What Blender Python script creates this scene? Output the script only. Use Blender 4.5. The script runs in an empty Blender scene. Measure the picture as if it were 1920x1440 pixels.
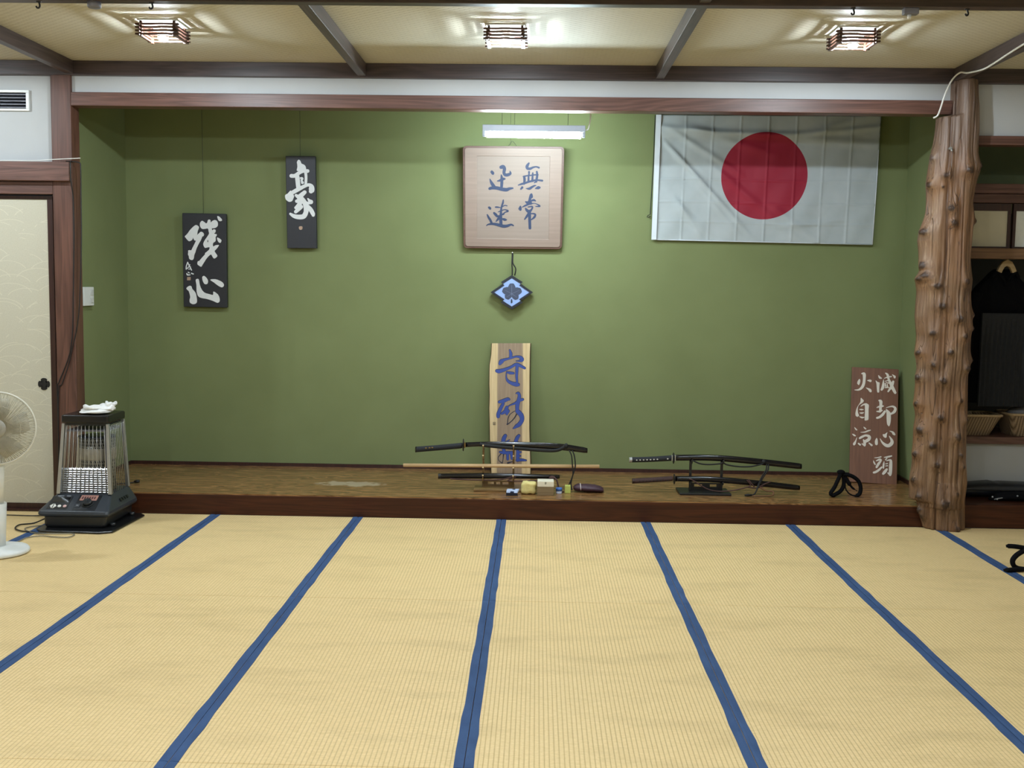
import bpy, math, random
from mathutils import Vector, Matrix, noise
from mathutils.geometry import tessellate_polygon
PI = math.pi
EXPOSURE, BULB, TUBE = 0.0, 3300, 300
# ------------------------------------------------------------------ camera, world, exposure
C = bpy.context.scene.collection
sc = bpy.context.scene
cam_d = bpy.data.cameras.new('camera'); cam = bpy.data.objects.new('camera', cam_d); C.objects.link(cam)
cam.matrix_world = Matrix(((0.99966, -0.01527, 0.02122, 0.2003), (0.02248, 0.08777, -0.99589, -6.8144),
                           (0.01335, 0.99602, 0.08809, 1.457), (0, 0, 0, 1)))
cam_d.sensor_width = 36; cam_d.lens = 36*2070.24/1920; cam_d.clip_start = .05
sc.camera = cam
w = bpy.data.worlds.new('world'); sc.world = w; w.use_nodes = True
w.node_tree.nodes['Background'].inputs[0].default_value = (.75, .8, .85, 1)
w.node_tree.nodes['Background'].inputs[1].default_value = .02
vs = sc.view_settings
vs.view_transform = 'Standard'; vs.look = 'None'; vs.gamma = 1; vs.use_curve_mapping = False
vs.exposure = EXPOSURE
sc.cycles.max_bounces = 7; sc.cycles.diffuse_bounces = 5; sc.cycles.glossy_bounces = 4
sc.cycles.use_denoising = True; sc.cycles.sample_clamp_indirect = 4
sc.cycles.caustics_reflective = False; sc.cycles.caustics_refractive = False

# ------------------------------------------------------------------ helpers
def lin(c):
    return c/12.92 if c <= .04045 else ((c+.055)/1.055)**2.4
def rgb(r, g, b): return (lin(r/255), lin(g/255), lin(b/255), 1)

class NT:
    def __init__(s, name):
        s.m = bpy.data.materials.new(name); s.m.use_nodes = True
        s.t = s.m.node_tree; s.n = s.t.nodes; s.b = s.n['Principled BSDF']
    def node(s, typ, **kw):
        n = s.n.new(typ)
        for k, v in kw.items(): setattr(n, k, v)
        return n
    def link(s, a, b): s.t.links.new(a, b)
    def math(s, op, a, b=None, c=None):
        n = s.node('ShaderNodeMath', operation=op)
        for i, v in enumerate((a, b, c)):
            if v is None: continue
            if isinstance(v, (int, float)): n.inputs[i].default_value = v
            else: s.link(v, n.inputs[i])
        return n.outputs[0]
    def coord(s, scale=(1, 1, 1), which='Object'):
        tc = s.node('ShaderNodeTexCoord'); mp = s.node('ShaderNodeMapping')
        mp.inputs['Scale'].default_value = scale
        s.link(tc.outputs[which], mp.inputs['Vector']); return mp.outputs[0]
    def xyz(s):
        tc = s.node('ShaderNodeTexCoord'); sp = s.node('ShaderNodeSeparateXYZ')
        s.link(tc.outputs['Object'], sp.inputs[0]); return sp.outputs
    def noise(s, vec, scale, detail=4, rough=.55, dist=0):
        n = s.node('ShaderNodeTexNoise'); s.link(vec, n.inputs['Vector'])
        n.inputs['Scale'].default_value = scale; n.inputs['Detail'].default_value = detail
        n.inputs['Roughness'].default_value = rough; n.inputs['Distortion'].default_value = dist
        return n.outputs['Fac']
    def ramp(s, fac, stops):
        r = s.node('ShaderNodeValToRGB'); e = r.color_ramp.elements
        while len(e) < len(stops): e.new(.5)
        for el, (p, c) in zip(e, stops): el.position = p; el.color = c
        s.link(fac, r.inputs[0]); return r.outputs[0]
    def mix(s, fac, a, b, mode='MIX'):
        n = s.node('ShaderNodeMix', data_type='RGBA', blend_type=mode)
        for i, v in ((0, fac), (6, a), (7, b)):
            if isinstance(v, (int, float, tuple)): n.inputs[i].default_value = v
            else: s.link(v, n.inputs[i])
        return n.outputs[2]
    def bump(s, h, strength=.3, dist=.01):
        b = s.node('ShaderNodeBump'); b.inputs['Strength'].default_value = strength
        b.inputs['Distance'].default_value = dist; s.link(h, b.inputs['Height'])
        s.link(b.outputs[0], s.b.inputs['Normal'])
    def set(s, color=None, rough=None, metal=None, coat=None, spec=None):
        for k, v in (('Base Color', color), ('Roughness', rough), ('Metallic', metal), ('Coat Weight', coat), ('Specular IOR Level', spec)):
            if v is None: continue
            if isinstance(v, (int, float, tuple)): s.b.inputs[k].default_value = v
            else: s.link(v, s.b.inputs[k])
        return s.m

def plain(name, c, rough=.5, metal=0, var=.12, scale=30, bump=0, bscale=None, coat=None, spec=None):
    t = NT(name); v = t.coord()
    n = t.noise(v, scale, 3)
    a = tuple(x*(1-var) for x in c[:3])+(1,); b = tuple(min(1, x*(1+var)) for x in c[:3])+(1,)
    if bump: t.bump(t.noise(v, bscale or scale*4, 3), bump, .004)
    return t.set(t.ramp(n, [(.3, a), (.7, b)]), rough, metal, coat, spec)

def wood(name, dark, light, axis='X', rough=.4, scale=1.0, coat=None, ring=.5, bump=.08, spec=None):
    t = NT(name)
    st = {'X': (.6, 9, 9), 'Y': (9, .6, 9), 'Z': (9, 9, .6)}[axis]
    v = t.coord(tuple(x*scale for x in st))
    big = t.noise(v, 1.1, 3, .5, .6)
    fine = t.noise(t.coord(tuple(x*scale*(8 if x > 1 else 2) for x in st)), 1.5, 4, .65)
    rings = t.math('FRACT', t.math('MULTIPLY', big, 9))
    rings = t.math('PINGPONG', rings, .5)
    f = t.math('ADD', t.math('MULTIPLY', rings, ring), t.math('MULTIPLY', fine, 1-ring*.5))
    t.bump(f, bump, .003)
    return t.set(t.ramp(f, [(.25, dark), (.85, light)]), rough, 0, coat, spec)

class MB:
    """collects faces for one mesh part"""
    def __init__(s): s.v = []; s.f = []; s.mi = []; s.sm = []; s.cur = 0
    def add(s, vs_, fs, smooth=False):
        o = len(s.v); s.v += [tuple(p) for p in vs_]
        for f in fs: s.f.append(tuple(i+o for i in f)); s.mi.append(s.cur); s.sm.append(smooth)
        return s
    def box(s, x0, x1, y0, y1, z0, z1):
        return s.add([(x, y, z) for x in (x0, x1) for y in (y0, y1) for z in (z0, z1)],
                     [(0, 1, 3, 2), (4, 6, 7, 5), (0, 4, 5, 1), (2, 3, 7, 6), (0, 2, 6, 4), (1, 5, 7, 3)])
    def hexa(s, b, t):   # bottom quad, top quad (same winding)
        return s.add(list(b)+list(t), [(3, 2, 1, 0), (4, 5, 6, 7)]+[(i, (i+1) % 4, 4+(i+1) % 4, 4+i) for i in range(4)])
    def loft(s, secs, caps=True, smooth=True, closed=False):
        n = len(secs[0]); m = len(secs); vs_ = [p for q in secs for p in q]; fs = []
        for i in range(m if closed else m-1):
            j = (i+1) % m
            for k in range(n):
                l = (k+1) % n; fs.append((i*n+k, i*n+l, j*n+l, j*n+k))
        s.add(vs_, fs, smooth)
        if caps and not closed:
            o = len(s.v)-m*n
            s.f += [tuple(o+k for k in range(n-1, -1, -1)), tuple(o+(m-1)*n+k for k in range(n))]
            s.mi += [s.cur]*2; s.sm += [False]*2
        return s
    def tube(s, pts, r, n=8, closed=False, smooth_path=0, flat=None):
        P = [Vector(p) for p in pts]
        if smooth_path: P = crom(P, smooth_path, closed)
        R = r if isinstance(r, (list, tuple)) else [r]*len(P)
        if len(R) != len(P): R = [R[min(len(R)-1, int(i*(len(R)-1)/(len(P)-1)+.5))] for i in range(len(P))]
        secs = []; up = None
        for i, p in enumerate(P):
            a = P[(i-1) % len(P)] if (closed or i) else p
            b = P[(i+1) % len(P)] if (closed or i < len(P)-1) else p
            d = (b-a).normalized() if (b-a).length > 1e-9 else Vector((0, 0, 1))
            if up is None:
                up = Vector((0, 0, 1)) if abs(d.z) < .9 else Vector((0, 1, 0))
            if flat: up = Vector(flat[0])
            x = d.cross(up)
            if x.length < 1e-6: x = d.orthogonal()
            x.normalize(); y = x.cross(d).normalized(); up = y
            ry, rx = (flat[1], R[i]) if flat else (R[i], R[i])
            secs.append([p+x*math.cos(2*PI*k/n)*rx+y*math.sin(2*PI*k/n)*ry for k in range(n)])
        return s.loft(secs, True, True, closed)
    def cyl(s, a, b, r, r2=None, n=20):
        return s.tube([a, b], [r, r if r2 is None else r2], n)
    def lathe(s, prof, c=(0, 0, 0), n=32, axis='Z'):
        secs = []
        for r, h in prof:
            q = []
            for k in range(n):
                a = 2*PI*k/n; x, y = r*math.cos(a), r*math.sin(a)
                q.append((c[0]+x, c[1]+y, c[2]+h) if axis == 'Z' else (c[0]+x, c[1]+h, c[2]+y))
            secs.append(q)
        return s.loft(secs, True, True)
    def ball(s, c, r, n=16, m=10):
        r = r if isinstance(r, tuple) else (r, r, r); secs = []
        for i in range(m+1):
            t = PI*(i/m); q = max(math.sin(t), .02)
            secs.append([(c[0]+r[0]*q*math.cos(2*PI*k/n), c[1]+r[1]*q*math.sin(2*PI*k/n), c[2]-r[2]*math.cos(t)) for k in range(n)])
        return s.loft(secs, True, True)
    def prism(s, poly, z0, z1):     # poly in xy, extruded along z (z1 is the face)
        n = len(poly)
        if sum(poly[i][0]*poly[(i+1) % n][1]-poly[(i+1) % n][0]*poly[i][1] for i in range(n)) < 0: poly = poly[::-1]
        vs_ = [(x, y, z0) for x, y in poly]+[(x, y, z1) for x, y in poly]
        tri = tessellate_polygon([[Vector((x, y, 0)) for x, y in poly]])
        fs = []
        for a, b, c in tri:
            ax, ay = poly[a]; bx, by = poly[b]; cx, cy = poly[c]
            if (bx-ax)*(cy-ay)-(cx-ax)*(by-ay) < 0: b, c = c, b
            fs += [(a+n, b+n, c+n), (c, b, a)]
        fs += [(i, (i+1) % n, n+(i+1) % n, n+i) for i in range(n)]
        return s.add(vs_, fs)
    def ribbon(s, pts, z0, z1, grow=0):
        P = crom([Vector(p) for p in pts], 5) if len(pts) > 2 else [Vector(pts[0]).lerp(Vector(pts[1]), t/4) for t in range(5)]
        L, R = [], []
        for i, p in enumerate(P):
            a, b = P[max(0, i-1)], P[min(len(P)-1, i+1)]
            d = Vector((b.x-a.x, b.y-a.y)); d = d.normalized() if d.length > 1e-9 else Vector((1, 0))
            n = Vector((-d.y, d.x)); h = max(p.z/2+grow, .0003)
            L.append(Vector((p.x, p.y))+n*h); R.append(Vector((p.x, p.y))-n*h)
        def cap(p, d, h):
            n = Vector((-d.y, d.x))
            return [Vector((p.x, p.y))+n*h*math.cos(t)+d*h*math.sin(t) for t in (PI*k/6 for k in range(1, 6))]
        d1 = Vector((P[-1].x-P[-2].x, P[-1].y-P[-2].y)).normalized(); d0 = Vector((P[0].x-P[1].x, P[0].y-P[1].y)).normalized()
        h1 = max(P[-1].z/2+grow, .0003); h0 = max(P[0].z/2+grow, .0003)
        k = len(P)
        vs_ = [(q.x, q.y, z1) for q in L]+[(q.x, q.y, z1) for q in R]
        fs = [(i, k+i, k+i+1, i+1) for i in range(k-1)]
        e = cap(P[-1], d1, h1); o = len(vs_); vs_ += [(q.x, q.y, z1) for q in e]; end = list(range(o, o+5))
        fs.append((k-1, 2*k-1, *end[::-1]))
        e = cap(P[0], d0, h0); o = len(vs_); vs_ += [(q.x, q.y, z1) for q in e]; sta = list(range(o, o+5))
        fs.append((k, 0, *sta[::-1]))
        loop = list(range(k))+end+list(range(2*k-1, k-1, -1))+sta
        o = len(vs_); vs_ += [(vs_[i][0], vs_[i][1], z0) for i in loop]; m = len(loop)
        fs += [(loop[i], loop[(i+1) % m], o+(i+1) % m, o+i) for i in range(m)]
        return s.add(vs_, fs)
    def build(s, name, mats, parent=None, world=True, bevel=0, seg=2, label=None, sub=0, attr=None):
        me = bpy.data.meshes.new(name)
        vv = [Vector(p) for p in s.v]
        if parent is not None and world:
            M = WM[parent.name].inverted(); vv = [M @ p for p in vv]
        me.from_pydata([tuple(p) for p in vv], [], s.f)
        for m in (mats if isinstance(mats, (list, tuple)) else [mats]): me.materials.append(m)
        for p, mi, sm in zip(me.polygons, s.mi, s.sm): p.material_index = mi; p.use_smooth = sm
        if attr:
            a = me.attributes.new(attr[0], 'FLOAT', 'POINT'); a.data.foreach_set('value', attr[1])
        me.update()
        o = bpy.data.objects.new(name, me); C.objects.link(o)
        if parent is not None:
            o.parent = parent; WM[o.name] = WM[parent.name]
        else: WM[o.name] = Matrix.Identity(4)
        if bevel:
            b = o.modifiers.new('bevel', 'BEVEL'); b.width = bevel; b.segments = seg; b.limit_method = 'ANGLE'
        if sub:
            b = o.modifiers.new('subdivision', 'SUBSURF'); b.levels = b.render_levels = sub
        if label: o['label'] = label
        return o

WM = {}
def crom(P, k, closed=False):
    out = []; n = len(P)
    for i in range(n if closed else n-1):
        p0 = P[(i-1) % n] if closed or i else P[0]
        p1, p2 = P[i], P[(i+1) % n]
        p3 = P[(i+2) % n] if closed or i+2 < n else P[-1]
        for j in range(k):
            t = j/k
            out.append(.5*((2*p1)+(p2-p0)*t+(2*p0-5*p1+4*p2-p3)*t*t+(3*p1-p0-3*p2+p3)*t**3))
    if not closed: out.append(P[-1])
    return out

def tag(o, label, cat, group=None):
    o['label'] = label; o['category'] = cat
    if group: o['group'] = group
    return o
def thing(name, label, cat, loc=(0, 0, 0), group=None, basis=None):
    o = bpy.data.objects.new(name, None); C.objects.link(o); o.empty_display_size = .05
    M = Matrix.Translation(Vector(loc))
    if basis:
        ux, uy = Vector(basis[0]).normalized(), Vector(basis[1]); uy = (uy-ux*uy.dot(ux)).normalized(); uz = ux.cross(uy)
        R = Matrix((ux, uy, uz)).transposed().to_4x4(); M = M @ R
    o.matrix_world = M; WM[o.name] = M
    return tag(o, label, cat, group)
def solo(name, mb, m, label, cat, group=None, base=None, **kw):     # a thing that is one mesh, its origin at BASE
    o = mb.build(name, m, None, **kw)
    if base:
        o.data.transform(Matrix.Translation(-Vector(base))); o.location = base
    return tag(o, label, cat, group)
def struct(name, mb, m, parent=None, **kw):
    o = mb.build(name, m, parent, **kw)
    if parent is None: o['kind'] = 'structure'
    return o
def dup(root, loc, label, group=None):
    r = root.copy(); C.objects.link(r); r.location = loc; r['label'] = label
    if group: r['group'] = group
    for ch in list(root.children):
        c = ch.copy(); C.objects.link(c); c.parent = r
        for g in ch.children:
            d = g.copy(); C.objects.link(d); d.parent = c
    return r

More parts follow.
